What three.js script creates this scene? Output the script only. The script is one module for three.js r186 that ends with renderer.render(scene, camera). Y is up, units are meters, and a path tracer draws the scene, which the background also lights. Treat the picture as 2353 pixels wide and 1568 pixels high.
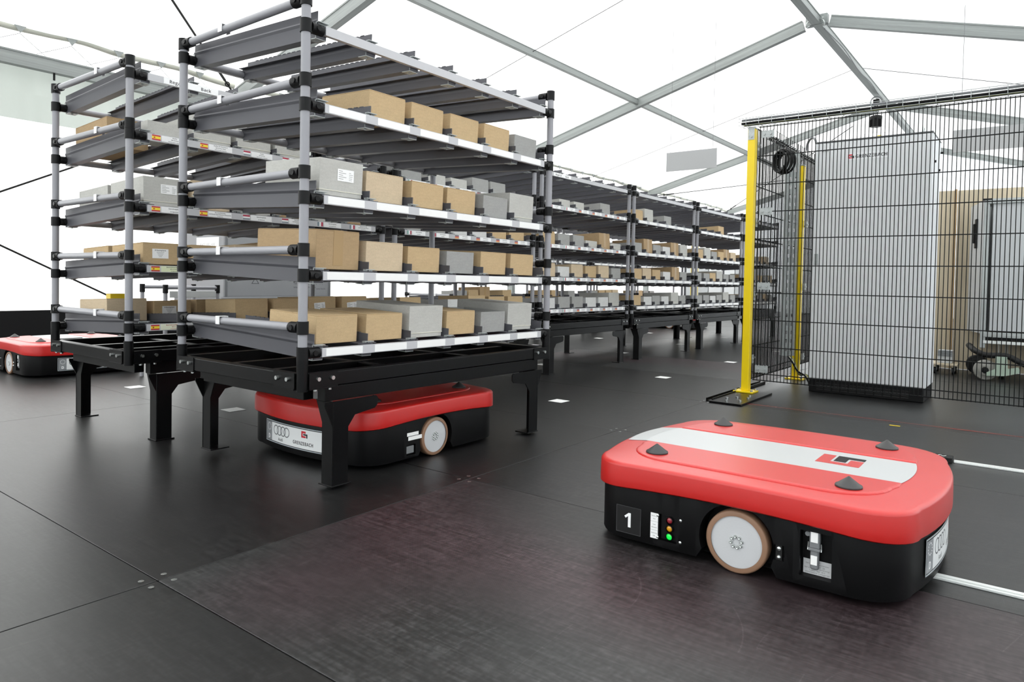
import * as THREE from 'three';
import { mergeGeometries, mergeVertices, toCreasedNormals } from 'three/addons/utils/BufferGeometryUtils.js';
import { RoundedBoxGeometry } from 'three/addons/geometries/RoundedBoxGeometry.js';
import { Brush, Evaluator, SUBTRACTION } from 'three-bvh-csg';

/* ------------------------------------------------------------------ camera, sky, exposure */
const scene = new THREE.Scene();
const W = 2353, H = 1568, FOCAL = 1598;                    // focal length in pixels of the 2353 x 1568 frame
const camera = new THREE.PerspectiveCamera(2 * Math.atan(H / 2 / FOCAL) * 180 / Math.PI, W / H, 0.05, 120);
camera.position.set(0, 0.87, 0);
{
  const yaw = 52.665 * Math.PI / 180, pitch = -1.481 * Math.PI / 180, roll = 1.084 * Math.PI / 180;
  const fwd = new THREE.Vector3(Math.sin(yaw) * Math.cos(pitch), Math.sin(pitch), -Math.cos(yaw) * Math.cos(pitch));
  const right = new THREE.Vector3(Math.cos(yaw), 0, Math.sin(yaw)), up = new THREE.Vector3().crossVectors(right, fwd);
  camera.up.copy(up).multiplyScalar(Math.cos(roll)).addScaledVector(right, -Math.sin(roll));
  camera.lookAt(camera.position.clone().add(fwd));
}
camera.setViewOffset(W, H, 0, H / 2 - 688.2, W, H);         // the lens is shifted down a little
camera.updateProjectionMatrix();
scene.background = new THREE.Color(0.93, 0.97, 1.0);        // an even overcast sky; it comes in through the tent's cloth
scene.backgroundIntensity = 2.75;
const sun = new THREE.DirectionalLight(0xfff8ee, 7.5);      // hazy sun on the rack side of the tent: it makes that wall and roof slope glow brighter
sun.position.set(6, 18, -28); sun.target.position.set(8, 0, -3); sun.castShadow = true; sun.shadow.radius = 8;
sun.shadow.mapSize.set(2048, 2048); Object.assign(sun.shadow.camera, { left: -22, right: 22, top: 18, bottom: -18, near: 1, far: 70 });
scene.add(sun, sun.target);
const renderer = new THREE.WebGLRenderer({ antialias: true });
renderer.toneMapping = THREE.LinearToneMapping;
renderer.toneMappingExposure = 1.3;
renderer.shadowMap.enabled = true;

/* ------------------------------------------------------------------ helpers */
const R = Math.PI / 180;
let seed = 7;
const rnd = () => { seed = (seed * 1664525 + 1013904223) >>> 0; return seed / 4294967296; };
const used = {};
function numbered(name) { const n = used[name] = (used[name] ?? -1) + 1; return n ? name + '_' + String(n).padStart(3, '0') : name; }
function flat(g) {                                         // same attributes everywhere, so that geometries can be merged
  g = g.index ? g.toNonIndexed() : g;
  for (const k of Object.keys(g.attributes)) if (!['position', 'normal', 'uv'].includes(k)) g.deleteAttribute(k);
  if (!g.attributes.uv) g.setAttribute('uv', new THREE.BufferAttribute(new Float32Array(g.attributes.position.count * 2), 2));
  g.clearGroups(); return g;
}
const G = (...list) => mergeGeometries(list.flat().map(flat));
const at = (g, x, y, z) => g.translate(x, y, z);
const box = (w, h, d, x = 0, y = 0, z = 0) => new THREE.BoxGeometry(w, h, d).translate(x, y, z);
const rbox = (w, h, d, x = 0, y = 0, z = 0, r = 0.003, s = 1) => new RoundedBoxGeometry(w, h, d, s, Math.min(r, w / 2.01, h / 2.01, d / 2.01)).translate(x, y, z);
const V = (x, y, z) => new THREE.Vector3(x, y, z);
function rod(a, b, r, seg = 8, r2 = r) {                    // a round bar between two points
  const A = V(...a), B = V(...b), d = B.clone().sub(A), l = d.length();
  const g = new THREE.CylinderGeometry(r2, r, l, seg, 1);
  g.applyQuaternion(new THREE.Quaternion().setFromUnitVectors(V(0, 1, 0), d.normalize()));
  const m = A.add(B).multiplyScalar(0.5); return g.translate(m.x, m.y, m.z);
}
function tube(points, r, seg = 40, rad = 6) { return new THREE.TubeGeometry(new THREE.CatmullRomCurve3(points.map((p) => V(...p))), seg, r, rad); }
function lathe(pts, seg = 24) { return new THREE.LatheGeometry(pts.map((p) => new THREE.Vector2(...p)), seg); }
function extrude(pts, depth, bevel = 0) {                   // polygon in x y, pushed along +z
  const s = new THREE.Shape(pts.map((p) => new THREE.Vector2(...p)));
  return new THREE.ExtrudeGeometry(s, { depth, bevelEnabled: bevel > 0, bevelSize: bevel, bevelThickness: bevel, bevelSegments: 1, curveSegments: 8 });
}
function mesh(name, geo, mat, parent) {
  const m = new THREE.Mesh(geo, mat); m.castShadow = m.receiveShadow = true; m.name = parent ? name : numbered(name);
  (parent ?? scene).add(m); return m;
}
function thing(name, label, category, p = [0, 0, 0], turn = 0, group) {
  const o = new THREE.Group(); o.name = numbered(name); o.position.set(...p); o.rotation.y = turn; o.userData = { label, category };
  if (group) o.userData.group = group;
  scene.add(o); return o;
}
function tag(o, label, category, group) { o.userData.label = label; o.userData.category = category; if (group) o.userData.group = group; return o; }
function struct(name, geo, mat, label) { const m = mesh(name, geo, mat); m.userData = { kind: 'structure', label }; return m; }
function structGroup(name, label) { const o = new THREE.Group(); o.name = name; o.userData = { kind: 'structure', label }; scene.add(o); return o; }

/* ------------------------------------------------------------------ textures */
function noiseTexture(n, fn, srgb = false) {
  const d = new Uint8Array(n * n * 4);
  for (let y = 0; y < n; y++) for (let x = 0; x < n; x++) {
    const c = fn(x, y, n), i = (y * n + x) * 4, a = Array.isArray(c) ? c : [c, c, c];
    d[i] = a[0]; d[i + 1] = a[1]; d[i + 2] = a[2]; d[i + 3] = 255;
  }
  const t = new THREE.DataTexture(d, n, n); t.wrapS = t.wrapT = THREE.RepeatWrapping; t.magFilter = THREE.LinearFilter; t.minFilter = THREE.LinearMipmapLinearFilter; t.generateMipmaps = true;
  if (srgb) t.colorSpace = THREE.SRGBColorSpace;
  t.needsUpdate = true; return t;
}
function valueNoise(cells) {                                // tiling smooth noise on the unit square
  const g = new Float32Array(cells * cells).map(() => rnd());
  return (u, v) => {
    const x = u * cells, y = v * cells, xi = Math.floor(x), yi = Math.floor(y), s = (t) => t * t * (3 - 2 * t), fx = s(x - xi), fy = s(y - yi);
    const q = (i, j) => g[((j % cells + cells) % cells) * cells + ((i % cells + cells) % cells)];
    return (q(xi, yi) * (1 - fx) + q(xi + 1, yi) * fx) * (1 - fy) + (q(xi, yi + 1) * (1 - fx) + q(xi + 1, yi + 1) * fx) * fy;
  };
}
function rep(t, u, v = u) { const c = t.clone(); c.repeat.set(u, v); c.needsUpdate = true; return c; }
function canvas(w, h, draw) {
  const c = document.createElement('canvas'); c.width = w; c.height = h; draw(c.getContext('2d'), w, h);
  const t = new THREE.CanvasTexture(c); t.colorSpace = THREE.SRGBColorSpace; t.anisotropy = 8; return t;
}
const satin = (o) => new THREE.MeshPhysicalMaterial({ specularIntensity: 0.4, ...o });
const std = (o) => new THREE.MeshStandardMaterial(o);
const print = (w, h, draw, rough = 0.5) => std({ map: canvas(w, h, draw), roughness: rough });

const n8 = valueNoise(8), n16 = valueNoise(16), n32 = valueNoise(32), n64 = valueNoise(64), n4 = valueNoise(4);
const fbm = (u, v) => n4(u, v) * 0.4 + n8(u, v) * 0.25 + n16(u, v) * 0.17 + n32(u, v) * 0.1 + n64(u, v) * 0.08;
/* floor boards: film-faced plywood with a fine pressed wire-mesh pattern, brownish in worn patches */
const scuff = valueNoise(128);
const scratches = new Float32Array(1024 * 1024);
for (let k = 0; k < 420; k++) {                             // scrape marks left by wheels and crates
  let x = rnd() * 1024, y = rnd() * 1024, a = (rnd() < 0.7 ? 0.15 : 1.4) + (rnd() - 0.5) * 0.7; const l = 12 + rnd() * rnd() * 190, v = 3 + rnd() * rnd() * 22, bend = (rnd() - 0.5) * 0.008;
  for (let q = 0; q < l; q += 0.7) { x += Math.cos(a) * 0.7; y += Math.sin(a) * 0.7; a += bend; const i = ((y & 1023) << 10) + (x & 1023); scratches[i] = Math.max(scratches[i], v * (0.4 + 0.6 * rnd())); }
}
function longNoise(cx, cy) {                                // tiling grain, longer one way
  const g = new Float32Array(cx * cy).map(() => rnd());
  return (u, v) => { const x = u * cx, y = v * cy, xi = Math.floor(x) % cx, yi = Math.floor(y) % cy, fx = x - Math.floor(x), fy = y - Math.floor(y), q = (a, b) => g[(b % cy) * cx + a % cx]; return (q(xi, yi) * (1 - fx) + q(xi + 1, yi) * fx) * (1 - fy) + (q(xi, yi + 1) * (1 - fx) + q(xi + 1, yi + 1) * fx) * fy; };
}
const grainA = longNoise(420, 40), grainB = longNoise(60, 380), grainC = longNoise(250, 250);
const floorColourOf = (base, grain, redness) => noiseTexture(1024, (x, y, n) => {
  const u = x / n, v = y / n, f = fbm(u, v), worn = 0.4 + 1.2 * n8(u + 0.2, v + 0.7), s = ((grainA(u, v) - 0.5) * 1.2 + (grainB(u, v) - 0.5) * 0.6 + (grainC(u, v) - 0.5) * 0.9) * grain * worn + (rnd() - 0.5) * 8, br = Math.max(0, n4(v + 0.37, u + 0.11) - 0.42) * redness;
  const b = Math.max(6, base + (f - 0.5) * 18 + s + 1.4 * scratches[y * n + x]); return [b + br, b, b + br * 0.25];
}, true);
const floorColours = [floorColourOf(25, 17, 5), floorColourOf(33, 22, 30), floorColourOf(20, 14, 3)];
const floorRough = noiseTexture(128, (x, y) => { const a = Math.abs(((x + y) % 16) - 8), b = Math.abs(((x - y + 128) % 16) - 8); return 66 + Math.min(a, b) * 6 + rnd() * 14; });   // pressed wire-mesh pattern, 4 mm
const cardNoise = noiseTexture(256, (x, y, n) => { const u = x / n, v = y / n; const k = (scuff(u, v) - 0.5) * 18 + (n64(u * 0.2, v) - 0.5) * 10 + (fbm(u, v) - 0.5) * 14; return 238 + k * 0.8; }, true);
const clothNoise = noiseTexture(512, (x, y, n) => { const u = x / n, v = y / n; return 243 + (fbm(u, v) - 0.5) * 14 + (n32(u * 2, v * 0.25) - 0.5) * 6; }, true);
const zincNoise = noiseTexture(256, (x, y, n) => { const u = x / n, v = y / n; const k = 205 + (fbm(u, v) - 0.5) * 60 + (scuff(u, v) - 0.5) * 16; return [k, k + 2, k + 1]; }, true);
const plyNoise = noiseTexture(256, (x, y, n) => { const u = x / n, v = y / n; const k = 220 + (n8(u * 1, v * 0.25) - 0.5) * 22 + (n64(u, v * 0.12) - 0.5) * 20; return [k, k - 4, k - 10]; }, true);
const shellBump = noiseTexture(128, (x, y, n) => 128 + (scuff(x / n, y / n) - 0.5) * 120);

/* ------------------------------------------------------------------ materials */
const M = {
  cloth: new THREE.MeshPhysicalMaterial({ color: 0xf4f5f5, map: clothNoise, roughness: 1, transmission: 0.5, thickness: 0, side: THREE.DoubleSide }),
  clothWall: new THREE.MeshPhysicalMaterial({ color: 0xf4f6f6, map: rep(clothNoise, 1, 1), roughness: 1, transmission: 0.5, thickness: 0, side: THREE.DoubleSide }),
  valance: new THREE.MeshPhysicalMaterial({ color: 0xb9bfba, map: clothNoise, roughness: 1, transmission: 0.4, thickness: 0, side: THREE.DoubleSide }),
  rope: std({ color: 0xcfd0c4, roughness: 0.8 }),
  alu: std({ color: 0xb6bab9, map: zincNoise, roughness: 0.5, metalness: 0.2 }),
  aluWhite: std({ color: 0xd9dcda, roughness: 0.45, metalness: 0.2 }),
  kick: satin({ color: 0x121213, roughness: 0.55 }),
  pipe: std({ color: 0x96969b, roughness: 0.38 }),
  joint: satin({ color: 0x131314, roughness: 0.42 }),
  profile: satin({ color: 0x5b5b60, roughness: 0.42, metalness: 0.15 }),
  zinc: std({ color: 0xd2d6d6, map: zincNoise, roughness: 0.35, metalness: 0.25 }),
  bolt: std({ color: 0xc8ccca, roughness: 0.25, metalness: 0.9 }),
  blackSteel: satin({ color: 0x0c0c0d, roughness: 0.3 }),
  holder: std({ color: 0xbfbfc2, roughness: 0.25 }),
  clip: std({ color: 0xefefef, roughness: 0.4 }),
  kraft: std({ color: 0xd0b48a, map: cardNoise, roughness: 0.85 }),
  kraftDark: std({ color: 0xb89c76, map: cardNoise, roughness: 0.85 }),
  kraftPale: std({ color: 0xdac5a6, map: cardNoise, roughness: 0.85 }),
  tape: std({ color: 0xa5875a, roughness: 0.3 }),
  board: std({ color: 0xc9c8c2, map: cardNoise, roughness: 0.8 }),
  boardGrey: std({ color: 0xa9a9a6, map: cardNoise, roughness: 0.75 }),
  boardWhite: std({ color: 0xdededc, map: cardNoise, roughness: 0.7 }),
  boardEdge: std({ color: 0xe9e6d6, roughness: 0.8 }),
  red: new THREE.MeshPhysicalMaterial({ color: 0xc01510, roughness: 0.42, clearcoat: 0.55, clearcoatRoughness: 0.35 }),
  shell: satin({ color: 0x080809, roughness: 0.5 }),
  cone: std({ color: 0x373737, roughness: 0.45 }),
  signBoard: std({ color: 0xa4a5a6, roughness: 0.6 }),
  white: std({ color: 0xb9bbbb, roughness: 0.35 }),
  black: satin({ color: 0x0e0e0f, roughness: 0.4 }),
  deep: std({ color: 0x0b0b0b, roughness: 0.6 }),
  rubber: satin({ color: 0x1f1f1f, roughness: 0.55 }),
  tyre: std({ color: 0x8d6c55, roughness: 0.5 }),
  disc: std({ color: 0xcccdcf, bumpMap: shellBump, bumpScale: 0.0004, roughness: 0.5, metalness: 0.2 }),
  yellow: std({ color: 0xe8ca0a, roughness: 0.35 }),
  wire: satin({ color: 0x0d0f0f, roughness: 0.4 }),
  cabinet: std({ color: 0xdadcde, roughness: 0.45 }),
  plinth: satin({ color: 0x0b0b0c, roughness: 0.5 }),
  ply: std({ color: 0xe2d7bf, map: plyNoise, roughness: 0.6 }),
  plyEdge: std({ color: 0xa58a64, roughness: 0.8 }),
  panelGrey: std({ color: 0xb9bcbe, roughness: 0.4 }),
  panelDark: std({ color: 0x6d6f71, roughness: 0.45 }),
  cableBlack: satin({ color: 0x171717, roughness: 0.5 }),
  cableGrey: std({ color: 0x77797b, roughness: 0.5 }),
  cableWhite: std({ color: 0xdadada, roughness: 0.5 }),
  cableEarth: std({ color: 0xb9bd1a, roughness: 0.5 }),
  oldWheel: std({ color: 0x8d8c86, roughness: 0.7 }),
  greenPaint: std({ color: 0x9fb0a0, roughness: 0.6 }),
  bin: std({ color: 0x8d8f92, roughness: 0.55 }),
  binDark: std({ color: 0x77797c, roughness: 0.6 }),
  paper: std({ color: 0xf2f2f0, roughness: 0.6 }),
  redLens: new THREE.MeshPhysicalMaterial({ color: 0x8f1f2c, roughness: 0.2, clearcoat: 1 }),
  amberLens: new THREE.MeshPhysicalMaterial({ color: 0xd99a12, roughness: 0.2, clearcoat: 1 }),
  greenLens: new THREE.MeshPhysicalMaterial({ color: 0x0fae3c, roughness: 0.2, clearcoat: 1, emissive: 0x10ff50, emissiveIntensity: 0.5 }),
  glass: new THREE.MeshPhysicalMaterial({ color: 0xffffff, roughness: 0.15, transmission: 1, thickness: 0 }),
};
const floorMats = [0, 1, 2].map((k) => std({
  map: rep(floorColours[k], 0.42 + 0.07 * k, 0.37 + 0.05 * k), roughnessMap: rep(floorRough, 31, 31), roughness: [1.1, 1.35, 1.1][k],
}));

/* ------------------------------------------------------------------ the tent: floor, cloth, frame */
const WALL_Z = -9.35, RIGHT_Z = 3.35, RIDGE_Z = -3, RIDGE_Y = 5.25, SLOPE = 0.281, EAVE_Y = RIDGE_Y - SLOPE * (RIDGE_Z - WALL_Z);
const NEAR_X = -7.24, FAR_X = 24.56, RAFTERS = [-0.88, 5.48, 11.84, 18.2, 24.34];
{
  const floor = structGroup('floor', 'dark floor of film-faced plywood boards with screwed corners');
  mesh('subfloor', box(FAR_X - NEAR_X + 0.4, 0.1, RIGHT_Z - WALL_Z + 0.4, (FAR_X + NEAR_X) / 2, -0.076, (RIGHT_Z + WALL_Z) / 2), M.deep, floor);
  const PX = 1.3495, PZ = 2.801;
  const geos = [0, 1, 2].map((k) => {
    const g = rbox(PX - 0.003, 0.024, PZ - 0.003, 0, -0.012, 0, 0.0015), p = g.attributes.position, uv = g.attributes.uv;
    for (let i = 0; i < p.count; i++) uv.setXY(i, p.getX(i) + k * 0.71, p.getZ(i) + k * 1.37);
    return g;
  });
  const screwGeo = G(lathe([[0, 0.0006], [0.007, 0.0006], [0.0085, 0]], 12));
  const x0 = 0.953 - PX * 6, z0 = -1.975 - PZ * 3;
  for (let j = 0; j < 5; j++) for (let i = 0; i < 25; i++) {
    const k = (i * 7 + j * 3 + ((i * j) % 5)) % 3;
    const kk = j === 3 && i === 6 ? 1 : j === 3 && i === 5 ? 2 : j === 3 && i === 7 ? 0 : k === 1 && (i + j) % 4 ? 0 : k;
    const m = mesh('floor_panel', geos[kk], floorMats[kk], floor);
    m.position.set(x0 + (i + 0.5) * PX, (rnd() - 0.5) * 0.0012, z0 + (j + 0.5) * PZ);
    if (i >= 5 && i < 13 && j >= 1 && j < 5) for (const [sx, sz] of [[1, 1], [1, -1], [-1, 1], [-1, -1]]) {
      const s = mesh('screw', screwGeo, M.bolt, floor); s.position.set(x0 + (i + 0.5 + sx * 0.5) * PX - sx * 0.032, 0.0009, z0 + (j + 0.5 + sz * 0.5) * PZ - sz * 0.03);
    }
  }
}
function clothSheet(w, h) { const g = new THREE.PlaneGeometry(w, h), uv = g.attributes.uv, p = g.attributes.position; for (let i = 0; i < p.count; i++) uv.setXY(i, p.getX(i) * 0.21, p.getY(i) * 0.21); return g; }
{
  const len = FAR_X - NEAR_X, cx = (FAR_X + NEAR_X) / 2;
  const wl = struct('wall_left', clothSheet(len, EAVE_Y).translate(cx, EAVE_Y / 2, WALL_Z - 0.01), M.clothWall, 'white translucent tent wall behind the racks');
  // the clear strip of thicker cloth that hangs below the eave beam
  const val = clothSheet(len, 0.62); val.translate(cx, EAVE_Y - 0.55, WALL_Z + 0.05); mesh('valance', val, M.valance, wl);
  struct('wall_right', clothSheet(len, EAVE_Y).translate(cx, EAVE_Y / 2, RIGHT_Z + 0.01), M.clothWall, 'white translucent tent wall on the cabinet side');
  const gable = (x) => { const g = new THREE.ShapeGeometry(new THREE.Shape([[WALL_Z, 0], [RIGHT_Z, 0], [RIGHT_Z, EAVE_Y], [RIDGE_Z, RIDGE_Y], [WALL_Z, EAVE_Y]].map((q) => new THREE.Vector2(...q)))); g.rotateY(-Math.PI / 2); const p = g.attributes.position, uv = g.attributes.uv; for (let i = 0; i < p.count; i++) uv.setXY(i, p.getZ(i) * 0.21, p.getY(i) * 0.21); return g.translate(x, 0, 0); };
  struct('wall_back', gable(FAR_X + 0.02), M.clothWall, 'white gable wall at the far end of the tent');
  struct('wall_front', gable(NEAR_X - 0.02), M.clothWall, 'white gable wall at the near end of the tent');
  const ceil = structGroup('ceiling', 'white translucent tent roof cloth in two slopes');
  for (const s of [-1, 1]) {
    const run = s < 0 ? RIDGE_Z - WALL_Z : RIGHT_Z - RIDGE_Z, l = Math.hypot(run, SLOPE * run) + 0.05, g = clothSheet(len, l);
    g.rotateX(Math.PI / 2); g.rotateX(s < 0 ? -Math.atan(SLOPE) : Math.atan(SLOPE));
    g.translate(cx, RIDGE_Y - SLOPE * run / 2, RIDGE_Z + s * run / 2); mesh('roof_cloth', g, M.cloth, ceil);
  }
  mesh('kick_board', rbox(len, 0.43, 0.03, cx, 0.215, WALL_Z + 0.06, 0.004), M.kick, wl).userData.label = 'black board along the foot of the wall';
}
function profileBar(a, b, w, h, name, label, group, category = 'tent beam') {     // an aluminium tent profile: hollow web with grooved flanges
  const A = V(...a), B = V(...b), l = A.distanceTo(B), e = w / 2;
  const t = thing(name, label, category, a, 0, group);
  const z = B.clone().sub(A).normalize(), x = V(0, 1, 0).cross(z).normalize(), y = z.clone().cross(x);
  t.quaternion.setFromRotationMatrix(new THREE.Matrix4().makeBasis(x, y, z));
  mesh('web', G(rbox(w * 0.86, h * 0.9, l, 0, 0, l / 2, 0.006)), M.alu, t);
  for (const s of [-1, 1]) mesh('flange', G(box(w, h * 0.07, l, 0, s * h * 0.465, l / 2), box(w * 0.3, h * 0.05, l, e * 0.7, s * h * 0.4, l / 2), box(w * 0.3, h * 0.05, l, -e * 0.7, s * h * 0.4, l / 2)), M.alu, t);
  return t;
}
const roofY = (z) => RIDGE_Y - SLOPE * Math.abs(z - RIDGE_Z);
{
  const names = ['over the near gable bay', 'meeting the eave beside the Regal S1 rack', 'crossing over the middle of the rack row', 'beyond the yellow fence post', 'against the far gable'];
  RAFTERS.forEach((x, i) => {
    for (const s of [-1, 1]) {
      const z1 = s < 0 ? WALL_Z + 0.29 : RIGHT_Z - 0.29, d = 0.11;
      profileBar([x, roofY(z1) - d, z1], [x, roofY(RIDGE_Z + s * 0.2) - d, RIDGE_Z + s * 0.2], 0.1, 0.17, 'rafter', `grey aluminium tent rafter ${names[i]}, ${s < 0 ? 'slope above the racks' : 'slope above the cabinet'}`);
      const up = thing('tent_upright', `grey aluminium tent upright, ${['near gable bay', 'beside the Regal S1 rack', 'middle of the rack row', 'beyond the yellow fence post', 'far gable'][i]}, ${s < 0 ? 'rack side' : 'cabinet side'}`, 'tent post', [x, 0, z1]);
      mesh('post', rbox(0.1, EAVE_Y - 0.2, 0.14, 0, (EAVE_Y - 0.2) / 2, 0, 0.006), M.alu, up); mesh('foot_plate', rbox(0.2, 0.012, 0.22, 0, 0.006, 0), M.zinc, up);
    }
  });
  const ridge = profileBar([NEAR_X, RIDGE_Y - 0.13, RIDGE_Z], [FAR_X, RIDGE_Y - 0.13, RIDGE_Z], 0.13, 0.13, 'ridge_purlin', 'grey aluminium ridge beam running the length of the tent');
  for (const x of RAFTERS.slice(1)) {
    const k = new THREE.Group(); k.name = 'ridge_joint'; k.position.set(0, 0.02, x - NEAR_X); ridge.add(k);
    mesh('plate', rbox(0.33, 0.16, 0.12, 0, -0.01, 0, 0.01), M.alu, k);
    mesh('hook', tube([[0.05, -0.02, -0.08], [0.12, -0.06, -0.13], [0.14, -0.12, -0.1], [0.1, -0.09, -0.06]], 0.009, 16), M.bolt, k); mesh('hook', tube([[-0.05, -0.02, -0.08], [-0.12, -0.06, -0.13], [-0.14, -0.12, -0.1], [-0.1, -0.09, -0.06]], 0.009, 16), M.bolt, k);
    for (const q of [-0.1, 0.1]) mesh('bolt', rod([q, 0, -0.075], [q, 0, 0.075], 0.012), M.bolt, k);
  }
  profileBar([NEAR_X, roofY(-6.15) - 0.09, -6.15], [FAR_X, roofY(-6.15) - 0.09, -6.15], 0.07, 0.1, 'roof_purlin', 'grey aluminium purlin halfway up the slope above the racks');
  profileBar([NEAR_X, roofY(0.15) - 0.09, 0.15], [FAR_X, roofY(0.15) - 0.09, 0.15], 0.07, 0.1, 'roof_purlin', 'grey aluminium purlin halfway up the slope above the cabinet');
  const eave = profileBar([NEAR_X, EAVE_Y - 0.2, WALL_Z + 0.14], [FAR_X, EAVE_Y - 0.2, WALL_Z + 0.14], 0.1, 0.16, 'eave_beam', 'grey aluminium eave beam along the wall behind the racks');
  const tick = rod([0, -0.16, 0], [0, -0.08, 0], 0.012);
  for (let x = 2.6; x < 12; x += 0.62) { const m = mesh('cloth_hook', tick, M.cableBlack, eave); m.position.set(0, 0, x - NEAR_X); }
  profileBar([NEAR_X, EAVE_Y - 0.2, RIGHT_Z - 0.14], [FAR_X, EAVE_Y - 0.2, RIGHT_Z - 0.14], 0.1, 0.16, 'eave_beam', 'grey aluminium eave beam along the cabinet side');
  // keder rope and lacing that pull the roof cloth towards the eave beam, bay by bay
  for (let b = 0; b < 4; b++) {
    const xa = RAFTERS[b] + 0.12, xb = RAFTERS[b + 1] - 0.12, pts = [];
    for (let i = 0; i <= 16; i++) { const u = i / 16; pts.push([xa + (xb - xa) * u, EAVE_Y + 0.1 - 0.05 * (2 * u - 1) ** 4 + 0.012 * Math.sin(i * 1.9), WALL_Z + 0.32 + 0.02 * Math.cos(i * 2.3)]); }
    const t = tag(mesh('keder_rope', tube(pts, 0.04, 90, 8), M.rope), `padded white edge rope of the roof cloth, bay ${['nearest the Regal S1 rack', 'over the middle of the rack row', 'behind the fence post', 'by the far gable'][b]}`, 'rope');
    for (let i = 1; i < 12; i++) {
      const u = i / 12, x = xa + (xb - xa) * u, y = EAVE_Y + 0.07;
      mesh('lacing_plate', extrude([[-0.06, 0.03], [0.06, 0.03], [0, -0.05]], 0.006).translate(x, y, WALL_Z + 0.37), M.alu, t);
      mesh('lacing_cord', G(rod([x, y - 0.05, WALL_Z + 0.36], [x + 0.3, EAVE_Y - 0.12, WALL_Z + 0.2], 0.003, 5), rod([x, y - 0.05, WALL_Z + 0.36], [x - 0.3, EAVE_Y - 0.12, WALL_Z + 0.2], 0.003, 5)), M.cableGrey, t);
    }
  }
  // bracing: steel ropes with turnbuckles, thin wires between the rafters
  const brace = (a, b, r, label, buckleAt) => {
    const t = thing('bracing_cable', label, 'cable'); mesh('rope', rod(a, b, r, 6), M.cableBlack, t);
    if (buckleAt) {
      const A = V(...a), B = V(...b), d = B.clone().sub(A).normalize(), p = (s) => A.clone().addScaledVector(d, s).toArray();
      mesh('turnbuckle', G(rod(p(buckleAt), p(buckleAt + 0.22), 0.018), rod(p(buckleAt - 0.1), p(buckleAt), 0.012)), M.cableBlack, t);
      const ring = new THREE.TorusGeometry(0.03, 0.009, 6, 14); ring.translate(...p(buckleAt - 0.12)); mesh('shackle', ring, M.cableBlack, t);
    }
  };
  brace([5.3, EAVE_Y - 0.06, WALL_Z + 0.4], [2.78, 4.05, -6.6], 0.014, 'thick black steel rope with turnbuckles above the Regal S1 rack', 0.35);
  brace([2.0, 1.4, WALL_Z + 0.16], [5.4, 3.15, WALL_Z + 0.16], 0.012, 'black wall bracing rope rising from the wall foot to the eave');
  brace([2.0, 1.52, WALL_Z + 0.1], [4.9, 0.06, WALL_Z + 0.1], 0.012, 'black wall bracing rope falling towards the black kick board');
  for (const [x, n] of [[8.42, 'over the middle of the rack row'], [14.9, 'beyond the hanging sign']]) for (const s of [-1, 1]) {
    const z1 = s < 0 ? WALL_Z + 0.3 : RIGHT_Z - 0.3;
    brace([x, roofY(z1) - 0.09, z1], [x, roofY(RIDGE_Z + s * 0.1) - 0.09, RIDGE_Z + s * 0.1], 0.005, `thin grey roof wire halfway between rafters ${n}, ${s < 0 ? 'rack slope' : 'cabinet slope'}`);
  }
  brace([18.1, 3.35, WALL_Z + 0.4], [22.5, 4.2, -6.4], 0.01, 'black roof bracing rope beyond the fence post', 0.6);
  brace([23.8, 3.3, WALL_Z + 0.3], [19.0, 4.9, -3.9], 0.01, 'black roof bracing rope by the far gable', 0.9);
}

/* ------------------------------------------------------------------ printed cards for the shelf edges */
function flagSpain(c, x, y, w, h) { c.fillStyle = '#c0203a'; c.fillRect(x, y, w, h); c.fillStyle = '#f5d93a'; c.fillRect(x, y + h * 0.25, w, h * 0.5); c.fillStyle = '#b5483c'; c.beginPath(); c.arc(x + w * 0.28, y + h * 0.5, h * 0.15, 0, 7); c.fill(); }
function flagBands(c, x, y, w, h, cols, vertical) { cols.forEach((k, i) => { c.fillStyle = k; vertical ? c.fillRect(x + w * i / 3, y, w / 3, h) : c.fillRect(x, y + h * i / 3, w, h / 3); }); }
const FLAGS = {
  es: flagSpain, nl: (c, x, y, w, h) => flagBands(c, x, y, w, h, ['#b02a45', '#f4f4f4', '#8d949b']),
  fr: (c, x, y, w, h) => flagBands(c, x, y, w, h, ['#7a8892', '#f6f6f6', '#b5304a'], true), it: (c, x, y, w, h) => flagBands(c, x, y, w, h, ['#7aa39a', '#f6f6f6', '#b04a58'], true),
  de: (c, x, y, w, h) => flagBands(c, x, y, w, h, ['#6d6d6d', '#c9606a', '#e3a55a']),
};
const cardMats = {};
function cardMat(flag, lines, paper = '#f3f3f3', ink = '#3a3a3a') {
  const key = flag + lines.join('|') + paper + ink;
  return cardMats[key] ??= print(512, 96, (c, w, h) => {
    c.fillStyle = '#c9c9cb'; c.fillRect(0, 0, w, h);
    FLAGS[flag]?.(c, 6, 6, 118, h - 12);
    c.fillStyle = paper; c.beginPath(); c.moveTo(138, 0); c.lineTo(w - 4, 0); c.lineTo(w, h); c.lineTo(142, h); c.fill();
    c.fillStyle = ink; c.textAlign = 'center'; c.textBaseline = 'middle';
    lines.forEach((l, i) => { c.font = `bold ${[0, 34, 30, 25][lines.length] - (i === lines.length - 1 && lines.length > 1 ? 7 : 0)}px sans-serif`; c.fillText(l, (w + 138) / 2, h * (i + 0.55) / lines.length, w - 160); });
  }, 0.4);
}
const signMat = (a, b) => print(512, 64, (c, w, h) => { c.fillStyle = '#f6f6f6'; c.fillRect(0, 0, w, h); c.fillStyle = '#3c3c3e'; c.font = 'bold 44px sans-serif'; c.textBaseline = 'middle'; c.fillText(a, 48, h / 2 + 2); c.fillText(b, 340, h / 2 + 2); }, 0.4);
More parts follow.
